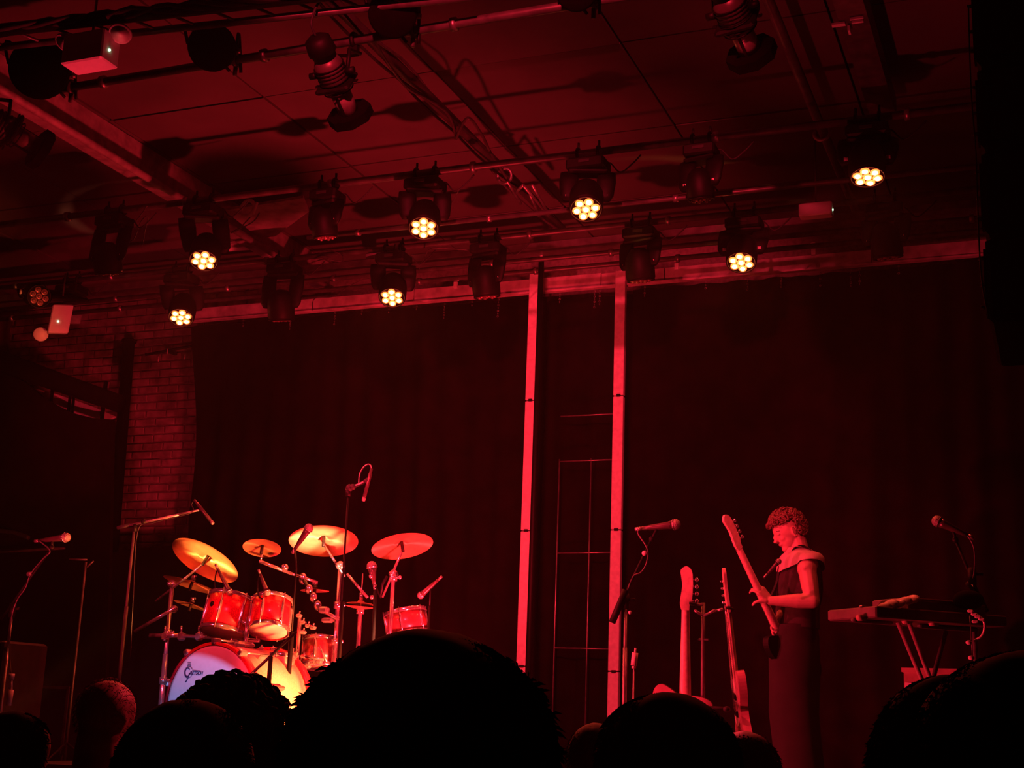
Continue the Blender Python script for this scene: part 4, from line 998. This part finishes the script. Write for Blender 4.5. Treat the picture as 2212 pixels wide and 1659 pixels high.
part('cable', MB().tube(smoothpts([P(2106, 1326, yk), P(2124, 1340, yk), P(2127, 1358, yk), P(2120, 1375, yk), P(2104, 1385, yk)]), .006, 8), TAPE, t)
for x, y in ((2096, 1320), (2104, 1327), (2112, 1333), (2120, 1338), (2106, 1343)): part('plug', MB().box(P(x, y, yk-.02), (.026, .02, .012), bev=.004), TAPE, t)
part('hanging_lead', MB().tube([P(2095, 1330, yk), P(2099, 1390, yk), P(2101, 1425, yk)], .0025, 6), PIPE, t)
for x, y in ((2093, 1388), (2098, 1421)): part('plug', MB().ell(P(x, y, yk-.01), .014, .01, .01, n=10, m=8), TAPE, t)

# ---- dim gear at far left
t = thing('amplifier', 'grey cornered amplifier cabinet cut off at the left edge', 'amplifier', V((P(-20, 1500, 6.9).x, 7.1, 0)))
pz_ = P(5, 1382, 6.9); part('cabinet', MB().box((pz_.x-.28, 7.1, pz_.z/2), (.62, .4, pz_.z-.01), bev=.015), mat('dark_tolex', (.03, .025, .03), .7), t)
part('grille_cloth', MB().box((pz_.x-.28, 6.897, pz_.z/2), (.54, .01, pz_.z-.1)), RUBBER, t); part('corner', MB().box((pz_.x+.01, 6.91, pz_.z-.03), (.05, .03, .05), bev=.01), STEEL, t)
t = thing('light_stand', 'thin dark stand in the gloom left of the brick wall', 'stand', V((P(170, 1215, 7.6).x, 7.6, 0)))
q = P(186, 1214, 7.6); part('tube', MB().cyl((q.x, 7.6, 0.02), q, .008, n=8), PIPE, t); part('cross_arm', MB().cyl(P(150, 1208, 7.6), P(188, 1209, 7.6), .006, n=8).cyl(P(188, 1225, 7.6), P(202, 1212, 7.6), .006, n=8), PIPE, t); tripod(t, q.x, 7.6, 0)
t = thing('flight_case', 'dark flight case standing in shadow at the left rear', 'case', V((P(110, 1500, 8.3).x, 8.4, 0)))
qa, qb = P(60, 1480, 8.3), P(152, 1480, 8.3); part('case_body', MB().box(((qa.x+qb.x)/2, 8.5, qa.z/2), (qb.x-qa.x, .4, qa.z-.012)), MATTE, t); part('edge_trim', MB().box(((qa.x+qb.x)/2, 8.295, qa.z-.01), (qb.x-qa.x, .012, .02)).box((qb.x-.01, 8.295, qa.z/2), (.02, .012, qa.z-.03)), PIPE, t)
t = thing('shelf_rail', 'dim horizontal rail across the far left behind the microphone', 'rail', P(40, 1190, 8.9)); part('rail', MB().cyl(P(-40, 1195, 9.3), P(140, 1184, 9.3), .012, n=8), PIPE, t); part('cloth', MB().tube(smoothpts([P(-20, 1145, 9.3), P(30, 1150, 9.3), P(62, 1162, 9.3)]), .02, 6), RUBBER, t)

# ============================================================ people
def remeshed(mb, name, voxel, m, parent, smooth=3, label=None):
    me = mb.mesh('tmp'); o = bpy.data.objects.new('tmp', me); COL.objects.link(o)
    r_ = o.modifiers.new('r', 'REMESH'); r_.mode = 'VOXEL'; r_.voxel_size = voxel; r_.use_smooth_shade = True
    s_ = o.modifiers.new('s', 'SMOOTH'); s_.factor = .5; s_.iterations = smooth
    dg = bpy.context.evaluated_depsgraph_get(); dg.update()
    me2 = bpy.data.meshes.new_from_object(o.evaluated_get(dg)); bpy.data.objects.remove(o)
    off = OFF(parent); me2.transform(Matrix.Translation(-off)); me2.name = name; me2.materials.clear(); me2.materials.append(m)
    for p in me2.polygons: p.use_smooth = True
    o = bpy.data.objects.new(name, me2); COL.objects.link(o); o.parent = parent
    if label: o['label'] = label
    return o
def head(mb, c, f, u, hw, hd, hh):
    """head solid: c centre, f forward, u up, half sizes; face with brow, nose, lips, chin, ears"""
    f = V(f).normalized(); u = V(u); u = (u-u.dot(f)*f).normalized(); l = u.cross(f)
    def sh(q):
        g = 1.0
        if q.z < 0: g *= 1-.16*q.z*q.z*(1 if q.x < .2 else .5)
        return g
    mb.ell(c+u*hh*.18, hd, hw, hh*.82, f, l, u, 24, 16)
    mb.ell(c+f*hd*.22-u*hh*.28, hd*.66, hw*.78, hh*.66, f, l, u, 20, 14)      # face and jaw
    mb.ell(c+f*hd*.60-u*hh*.78, hd*.26, hw*.34, hh*.18, f, l, u, 12, 8)       # chin
    mb.ell(c+f*hd*.80+u*hh*.10, hd*.17, hw*.60, hh*.09, f, l, u, 14, 8)       # brow
    mb.ell(c+f*hd*.95-u*hh*.14, hd*.18, hw*.14, hh*.22, (f-u*.35).normalized(), l, (u+f*.35).normalized(), 12, 8)  # nose ridge
    mb.ell(c+f*hd*1.06-u*hh*.27, hd*.17, hw*.22, hh*.09, f, l, u, 12, 8)      # nose tip
    mb.ell(c+f*hd*.85-u*hh*.46, hd*.10, hw*.30, hh*.045, f, l, u, 12, 8)
    mb.ell(c+f*hd*.83-u*hh*.54, hd*.10, hw*.27, hh*.045, f, l, u, 12, 8)
    for s in (-1, 1):
        mb.ell(c+f*hd*.62-u*hh*.22+l*s*hw*.42, hd*.22, hw*.28, hh*.18, f, l, u, 12, 8)   # cheeks
        mb.ell(c-f*hd*.08-u*hh*.05+l*s*hw*.97, hd*.17, hw*.10, hh*.24, (f*.9+u*.1).normalized(), l, u, 12, 8)  # ears
    return f, l, u
def hairtufts(c, f, l, u, hd, hw, hh, n, ln, wd, mask, curl=0, seed=3, cap=True):
    rnd = random.Random(seed); mb = MB()
    if cap:
        vs = []; fs = []; N, M = 30, 18
        keep = {}
        for i in range(M+1):
            ph = -PI/2+PI*i/M
            for k in range(N):
                th = 2*PI*k/N; q = V((math.cos(ph)*math.cos(th), math.cos(ph)*math.sin(th), math.sin(ph)))
                g = 1.04+.05*noise.noise(q*4+V((seed, 0, 0))); keep[i, k] = mask(q)
                vs.append(c+(f*q.x*hd+l*q.y*hw+u*q.z*hh)*g)
        for i in range(M):
            for k in range(N):
                q = (k+1) % N
                if keep[i, k] and keep[i+1, k] and keep[i, q] and keep[i+1, q]: fs.append((i*N+k, i*N+q, (i+1)*N+q, (i+1)*N+k))
        mb.add(vs, fs)
    for _ in range(n):
        while True:
            q = V((rnd.gauss(0, 1), rnd.gauss(0, 1), rnd.gauss(0, 1))).normalized()
            if mask(q): break
        p = c+f*q.x*hd+l*q.y*hw+u*q.z*hh; nn = (f*q.x/hd+l*q.y/hw+u*q.z/hh).normalized()
        tn = (nn.cross(V((rnd.gauss(0, 1), rnd.gauss(0, 1), rnd.gauss(0, 1))))).normalized()
        if curl:
            rr = ln*rnd.uniform(.35, .6); a0 = rnd.random()*6; pts = []
            for k in range(6):
                a = a0+k*.9; pts.append(p+nn*(rr*.5+rr*.35*math.sin(a)+k*rr*.08)+tn*rr*.8*math.cos(a)+nn.cross(tn)*(k*rr*.22-rr*.5))
            mb.tube(pts, [wd*.8, wd, wd, wd*.9, wd*.7, wd*.3], 5)
        else:
            d = (nn*.45+tn*.7*rnd.random()-u*.55).normalized(); L_ = ln*rnd.uniform(.5, 1.3); s = nn.cross(d)
            s = s.normalized() if s.length > .01 else tn
            mb.add([p-s*wd-nn*.003, p+s*wd-nn*.003, p+d*L_*.6+s*wd*.5, p+d*L_-u*L_*.25], [(0, 1, 2), (0, 2, 3)])
    return mb
def hand(mb, wrist, palm_dir, palm_n, thumb_side, size=.19, curls=(.9, .9, .9, .9), thumb_curl=.5, spread=.0):
    """palm + four bent fingers + thumb as capsule chains; palm_n = direction fingers curl towards"""
    d = V(palm_dir).normalized(); n = V(palm_n); n = (n-n.dot(d)*d).normalized(); s = d.cross(n).normalized()*thumb_side
    pl = size*.45
    for k in range(4):
        mb.capsule(wrist+s*(.012-.008*k), wrist+d*pl+s*(.030-.020*k), .013, .0115, 10)
    mb.ell(wrist+d*pl*.5, .04, .012, pl*.55, s, n, d, 12, 8)
    for k in range(4):
        L = size*(.43, .47, .44, .35)[k]; p = wrist+d*pl+s*(.030-.020*k); c = curls[k]; ang = c*.5
        r0 = .0092
        for j in range(3):
            ll = L*(.42, .32, .26)[j]; dd = d*math.cos(ang)+n*math.sin(ang)+s*spread*(1.5-k)*.1; q = p+dd*ll
            mb.capsule(p, q, r0, r0*.9, 8); p = q; r0 *= .92; ang += c
    p = wrist+d*pl*.25+s*.028; ang = .5
    for j in range(3):
        dd = (d*math.cos(ang)*.75+s*.65*math.cos(ang*thumb_curl)+n*math.sin(ang)*.6).normalized(); q = p+dd*size*(.2, .17, .13)[j]
        mb.capsule(p, q, (.0145, .0115, .0100)[j], (.0118, .0102, .0085)[j], 8); p = q; ang += thumb_curl

# ---- the bass player
YB = 8.65
HC = P(1704, 1149, YB)
su = scale_at(HC)
left_img = -CXD
tob = V((CAM-HC).x, ) if False else (CAM-HC).normalized()
Fw = (left_img+tob*.12); Fw.z = 0; Fw.normalize()                 # facing
Lf = V((0, 0, 1)).cross(Fw)                                       # his left = towards the camera
hf = (Fw*.93-V((0, 0, 1))*.36).normalized()
t = thing('person', 'bass player standing in profile facing left, curly hair, sleeveless top, looking down', 'person', V((P(1722, 1400, YB).x, YB, 0)))
def J(px, py, dl): return P(px, py, YB)+Lf*dl                        # joint: pixel on the body plane, moved dl to his left
def JP(px, py, dl):                                                # same but keeps the pixel
    y = YB+Lf.y*dl; return P(px, py, y)
mb = MB()
f_, l_, u_ = head(mb, HC, hf, V((0, 0, 1)), .073, .098, .118)
nk0, nk1 = JP(1722, 1180, 0), JP(1733, 1212, 0)
mb.capsule(HC-f_*.035-u_*.05, nk1, .055, .062)
chest, waist, pelv = JP(1727, 1250, 0), JP(1722, 1320, 0), JP(1722, 1368, 0)
def torso(mb, ctr, rd, rl, rz): mb.ell(ctr, rd, rl, rz, Fw, Lf, V((0, 0, 1)), 24, 14)
torso(mb, chest, .118, .175, .17); torso(mb, JP(1731, 1224, 0), .095, .19, .085); torso(mb, waist, .112, .145, .15); torso(mb, pelv, .118, .165, .12)
# left arm (near the camera): shoulder, elbow, wrist on the neck
sL, eL, wL = JP(1743, 1228, .19), JP(1755, 1298, .24), JP(1664, 1298, .30)
mb.ell(sL, .062, n=16, m=12); mb.capsule(sL, sL.lerp(eL, .5), .056, .054); mb.capsule(sL.lerp(eL, .5), eL, .054, .044)
mb.capsule(eL, eL.lerp(wL, .35), .046, .045); mb.capsule(eL.lerp(wL, .35), wL, .045, .027)
# bass neck line
nutB = JP(1596, 1186, .50); brB = JP(1700, 1404, .06)
Adir = (nutB-brB).normalized()
NB = Fw*.72-tob*.68; NB = NB-NB.dot(Adir)*Adir; NB.normalize()
gp = P(1641, 1284, (nutB.y+(brB.y-nutB.y)*.40))                    # where the hand grips the neck
tt = (gp-brB).dot(Adir); gp = brB+Adir*tt
hd_dir = (gp-wL).normalized()
hand(mb, wL+hd_dir*.0, (hd_dir*.9+Adir*.35+NB*-.1), NB, 1, .18, (.75, .8, .85, .9), .6)
# right arm behind, hand on the strings
sR, eR, wR = JP(1738, 1228, -.19), JP(1748, 1300, -.27), JP(1690, 1322, -.02)
mb.ell(sR, .06, n=14, m=10); mb.capsule(sR, eR, .052, .042); mb.capsule(eR, wR, .042, .026)
wR2 = JP(1686, 1326, .125)
mb.capsule(wR, wR2, .026, .026)
hand(mb, wR2, V((0, 0, -.8))+Fw*.42, -Fw*.6+Lf*.5, -1, .19, (.25, .35, .45, .55), .3, 1.5)
# legs and feet
for s, kx, ax_, fx in ((1, 1716, 1722, 1695), (-1, 1722, 1728, 1700)):
    hp = JP(1722, 1385, s*.09); kn = JP(kx, 1560, s*.11); an = V((JP(ax_, 1700, s*.12).x, JP(ax_, 1700, s*.12).y, .09))
    mb.capsule(hp, kn, .088, .058); mb.capsule(kn, an, .056, .040)
    mb.capsule(V((an.x, an.y, .045)), V((an.x, an.y, .04))+Fw*.16, .042, .036)
remeshed(mb, 'body', .0055, SKIN, t, 2, 'bare arms and face')
for s in (1, -1):
    e_ = HC+f_*.079+u_*.004+l_*s*.032
    part('eye', MB().ell(e_-f_*.002, .011, n=12, m=8), mat('eye_white', (.5, .45, .45), .3), t, 'lowered eye')
    part('eyelid', MB().ell(e_+u_*.002, .0115, .017, .0085, f_, l_, u_, 12, 8), SKIN, t)
    ec = HC-f_*.010-u_*.006+l_*s*.076
    part('ear_rim', MB().tube([ec+f_*(.013*math.cos(R(q)))*1.0+u_*(.030*math.sin(R(q)))+l_*s*.004 for q in range(-110, 171, 20)][::1], .0042, 8).ell(ec-u_*.028+f_*.006, .008, .006, .010, f_, l_, u_, 10, 8), SKIN, t)
    part('eyebrow', MB().tube([e_+u_*.020+f_*.006-l_*s*.014, e_+u_*.024+f_*.005, e_+u_*.019-f_*.008+l_*s*.018], [.003, .004, .002], 6), HAIR, t, 'dark eyebrow')
part('moustache', MB().tube([HC+f_*.094-u_*.046-l_*.022, HC+f_*.101-u_*.042, HC+f_*.094-u_*.046+l_*.022], [.002, .004, .002], 6), HAIR, t, 'faint moustache')
# hair: curls
hm = lambda q: (q.z > -.45 and q.x < -.30) or (q.z > .40)
part('hair', hairtufts(HC+u_*.018, f_, l_, u_,   .108, .084, .116, 760, .040, .0064, hm, 1, 11), HAIR, t)
def loft(name, rings, m, parent, n=28, wob=.004, label=None, seed=0, cap=False):
    vs = []; fs = []
    for i, (c, rd, rl, F, L) in enumerate(rings):
        for k in range(n):
            a = 2*PI*k/n; g = 1+wob*12*noise.noise(V((math.cos(a)*2+seed, math.sin(a)*2, i*.6)))
            vs.append(c+F*math.cos(a)*rd*g+L*math.sin(a)*rl*g)
    for i in range(len(rings)-1):
        for k in range(n):
            q = (k+1) % n; fs.append((i*n+k, i*n+q, (i+1)*n+q, (i+1)*n+k))
    if cap: fs.append(tuple(range(n))); fs.append(tuple((len(rings)-1)*n+k for k in range(n-1, -1, -1)))
    mb = MB().add(vs, fs); return part(name, mb, m, parent, label)
vest_rings = [(JP(1733, 1206, 0), .085, .13, Fw, Lf), (JP(1731, 1222, 0), .115, .168, Fw, Lf), (JP(1728, 1245, 0), .128, .182, Fw, Lf), (JP(1725, 1280, 0), .130, .175, Fw, Lf), (JP(1722, 1320, 0), .130, .172, Fw, Lf), (JP(1723, 1358, 0), .130, .178, Fw, Lf)]
loft('vest', vest_rings, VEST, t, label='dark sleeveless top')
# pale yoke / collar band over the shoulders
yk_ = MB(); vs = []; fs = []; NK = 48
yr = [(JP(1725, 1184, 0), .066, .068, 0), (JP(1728, 1192, 0), .090, .105, 0), (JP(1731, 1198, 0), .118, .165, .0), (JP(1731, 1207, 0), .130, .215, .006), (JP(1730, 1217, 0), .134, .236, .012), (JP(1729, 1232, 0), .136, .240, .036)]
for i, (c, rd, rl, lift) in enumerate(yr):
    for k in range(NK):
        a = 2*PI*k/NK; sn = abs(math.sin(a))
        pt_ = .016 if (i == 5 and math.cos(a) > .55) else 0
        vs.append(c+Fw*math.cos(a)*rd*(1+.03*math.sin(7*a))+Lf*math.sin(a)*rl+V((0, 0, lift*sn**1.5*1.3-pt_)))
for i in range(len(yr)-1):
    for k in range(NK):
        q = (k+1) % NK; fs.append((i*NK+k, i*NK+q, (i+1)*NK+q, (i+1)*NK+k))
yk_.add(vs, fs)
part('shoulder_yoke', yk_, YOKE, t, 'pale cotton shoulder panel')
for s in (1, -1):
    rings = []
    for px, py, rd, rl in ((1724, 1350, .122, .10), (1721, 1376, .140, .112), (1716, 1420, .158, .12), (1715, 1480, .152, .12), (1716, 1540, .148, .12), (1722, 1610, .150, .12), (1728, 1680, .155, .125), (1732, 1728, .155, .125)):
        c = JP(px, py, s*.085); rings.append((c, rd, rl, Fw, Lf))
    loft('trouser_leg', rings, TROUS, t, wob=.006, label='wide dark trouser leg', seed=s*3)
sp = [nutB+Adir*-.80+NB*.0, JP(1685, 1290, .16), JP(1700, 1240, .19), JP(1722, 1196, .15), JP(1745, 1188, .06), JP(1762, 1215, -.05), JP(1765, 1280, -.1), JP(1750, 1370, -.12)]
part('shoe', MB().ell(V((P(1700, 1745, YB).x, YB, .045))+Lf*.12, .13, .045, .045, Fw, Lf, V((0, 0, 1)), 16, 10), MATTE, t)
part('shoe', MB().ell(V((P(1705, 1745, YB).x, YB, .045))-Lf*.12, .13, .045, .045, Fw, Lf, V((0, 0, 1)), 16, 10), MATTE, t)
part('trouser_button', MB().ell(P(1679, 1494, YB-.13)+V((0, -.02, 0)), .007, n=8, m=6), CHROME, t)
# his instrument
guitar(nutB, Adir, NB, 'bass guitar held by the bass player, neck raised toward upper left', 1, .86, body_m=BLACK, pick=False)
st_ = MB()
SPp = smoothpts([brB+Adir*.30+NB*.02, JP(1676, 1262, .02), JP(1684, 1222, .05), JP(1704, 1196, .085), JP(1722, 1180, .09), JP(1742, 1184, .07), JP(1766, 1215, .0), JP(1772, 1300, -.05), brB-Adir*.12], 6)
vs = []
for i, p in enumerate(SPp): vs += [p+Lf*.024, p-Lf*.024]
st_.add(vs, [(2*i, 2*i+1, 2*i+3, 2*i+2) for i in range(len(SPp)-1)]); st_.add([v+V((0, 0, .003)) for v in vs], [(2*i+2, 2*i+3, 2*i+1, 2*i) for i in range(len(SPp)-1)])
single('guitar_strap', st_, RUBBER, 'dark guitar strap over the bass player shoulder', 'strap')
# loose mic hanging at his chest
vm((1682, 1213), (1657, 1240), YB-.45, 'dark microphone crossing in front of the bass player chest', .018)

# ---- audience
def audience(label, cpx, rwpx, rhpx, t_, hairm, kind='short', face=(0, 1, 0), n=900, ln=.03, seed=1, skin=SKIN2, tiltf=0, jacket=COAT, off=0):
    c = PT(*cpx, t_); sc = t_/FPX; hw = rwpx*sc; hh = rhpx*sc
    f = V(face); 
    hcore = .86
    t = thing('person', label, 'person', (c.x, c.y, AF), 'audience members')
    mb = MB(); f, l, u = head(mb, c, f, V((0, 0, 1)), hw*hcore*.93, hw*1.12, hh*.94)
    neck = c-u*hh*1.25-f*.02; sh = neck.z-.06
    mb.capsule(c-u*hh*.5-f*.02, neck, .055, .06, 14)
    body = V((c.x, c.y, 0))-f*.03
    def at_(z): return V((body.x, body.y, z))
    H = sh-AF
    def tor(z, rd, rl, rz): mb.ell(at_(z), rd, rl, rz, f, l, u, 20, 12)
    tor(sh-.05, .10, .20, .09); tor(sh-.20, .12, .18, .19); tor(sh-.42, .11, .15, .18); tor(AF+H*.60, .12, .17, .13)
    for s in (-1, 1):
        S = at_(sh-.03)+l*s*.19; E = at_(sh-.33)+l*s*.25-f*.02; W = at_(sh-.52)+l*s*.20+f*.14
        mb.ell(S, .058, n=12, m=8); mb.capsule(S, E, .052, .042, 10); mb.capsule(E, W, .042, .028, 10)
        hand(mb, W, f*.5+V((0, 0, -.8)), -l*s, s, .17, (.3, .3, .35, .4), .2)
        hp = at_(AF+H*.58)+l*s*.09; kn = at_(AF+H*.30)+l*s*.10+f*.01; an = at_(AF+.09)+l*s*.11
        mb.capsule(hp, kn, .085, .056, 10); mb.capsule(kn, an, .054, .038, 10)
        mb.capsule(V((an.x, an.y, AF+.045)), V((an.x, an.y, AF+.04))+f*.15, .042, .036, 8)
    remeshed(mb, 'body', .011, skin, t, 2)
    if kind != 'bald':
        m2 = (lambda q: q.x < .35 or q.z > .55) if kind == 'short' else (lambda q: q.x < .45 or q.z > .5)
        hcx = c+u*hh*.06-f*.008+l*off
        ms = (lambda q: (q.x < .3 and q.z > -.75) or q.z > .5)
        hb = hairtufts(hcx, f, l, u, hw*1.14, hw*.95, hh*.93, n*(4 if kind == 'short' else 1), ln*(.55 if kind == 'short' else 1), .0004 if kind == 'short' else .006, ms, 1 if kind == 'curly' else 0, seed, cap=(kind == 'curly'))
        hb.ell(hcx-f*hw*.06, hw*1.07, hw*.94, hh*.92, f, l, u, 36, 24, fn=lambda q: 1+.03*noise.noise(q*3+V((seed*3, 0, 0))) if q.x < .55 or q.z > .5 else .8)
        part('hair', hb, hairm, t)
    else:
        part('hair', hairtufts(c+u*hh*.1, f, l, u, hw*1.13, hw*.90, hh*.93, n, ln, .0004, lambda q: q.x < .6, 0, seed, cap=False), hairm, t, 'thin cropped hair')
    # jacket
    rg = [(at_(sh+.03), .075, .085, f, l), (at_(sh-.0), .115, .19, f, l), (at_(sh-.08), .14, .235, f, l), (at_(sh-.25), .15, .24, f, l), (at_(sh-.50), .145, .22, f, l), (at_(AF+H*.52), .15, .21, f, l)]
    loft('jacket', rg, jacket, t, wob=.003, seed=seed)
    for s in (-1, 1):
        loft('trouser_leg', [(at_(AF+H*.58)+l*s*.09, .11, .10, f, l), (at_(AF+H*.3)+l*s*.10, .085, .08, f, l), (at_(AF+.1)+l*s*.11, .07, .068, f, l)], MATTE, t, wob=.003, seed=s)
    return t
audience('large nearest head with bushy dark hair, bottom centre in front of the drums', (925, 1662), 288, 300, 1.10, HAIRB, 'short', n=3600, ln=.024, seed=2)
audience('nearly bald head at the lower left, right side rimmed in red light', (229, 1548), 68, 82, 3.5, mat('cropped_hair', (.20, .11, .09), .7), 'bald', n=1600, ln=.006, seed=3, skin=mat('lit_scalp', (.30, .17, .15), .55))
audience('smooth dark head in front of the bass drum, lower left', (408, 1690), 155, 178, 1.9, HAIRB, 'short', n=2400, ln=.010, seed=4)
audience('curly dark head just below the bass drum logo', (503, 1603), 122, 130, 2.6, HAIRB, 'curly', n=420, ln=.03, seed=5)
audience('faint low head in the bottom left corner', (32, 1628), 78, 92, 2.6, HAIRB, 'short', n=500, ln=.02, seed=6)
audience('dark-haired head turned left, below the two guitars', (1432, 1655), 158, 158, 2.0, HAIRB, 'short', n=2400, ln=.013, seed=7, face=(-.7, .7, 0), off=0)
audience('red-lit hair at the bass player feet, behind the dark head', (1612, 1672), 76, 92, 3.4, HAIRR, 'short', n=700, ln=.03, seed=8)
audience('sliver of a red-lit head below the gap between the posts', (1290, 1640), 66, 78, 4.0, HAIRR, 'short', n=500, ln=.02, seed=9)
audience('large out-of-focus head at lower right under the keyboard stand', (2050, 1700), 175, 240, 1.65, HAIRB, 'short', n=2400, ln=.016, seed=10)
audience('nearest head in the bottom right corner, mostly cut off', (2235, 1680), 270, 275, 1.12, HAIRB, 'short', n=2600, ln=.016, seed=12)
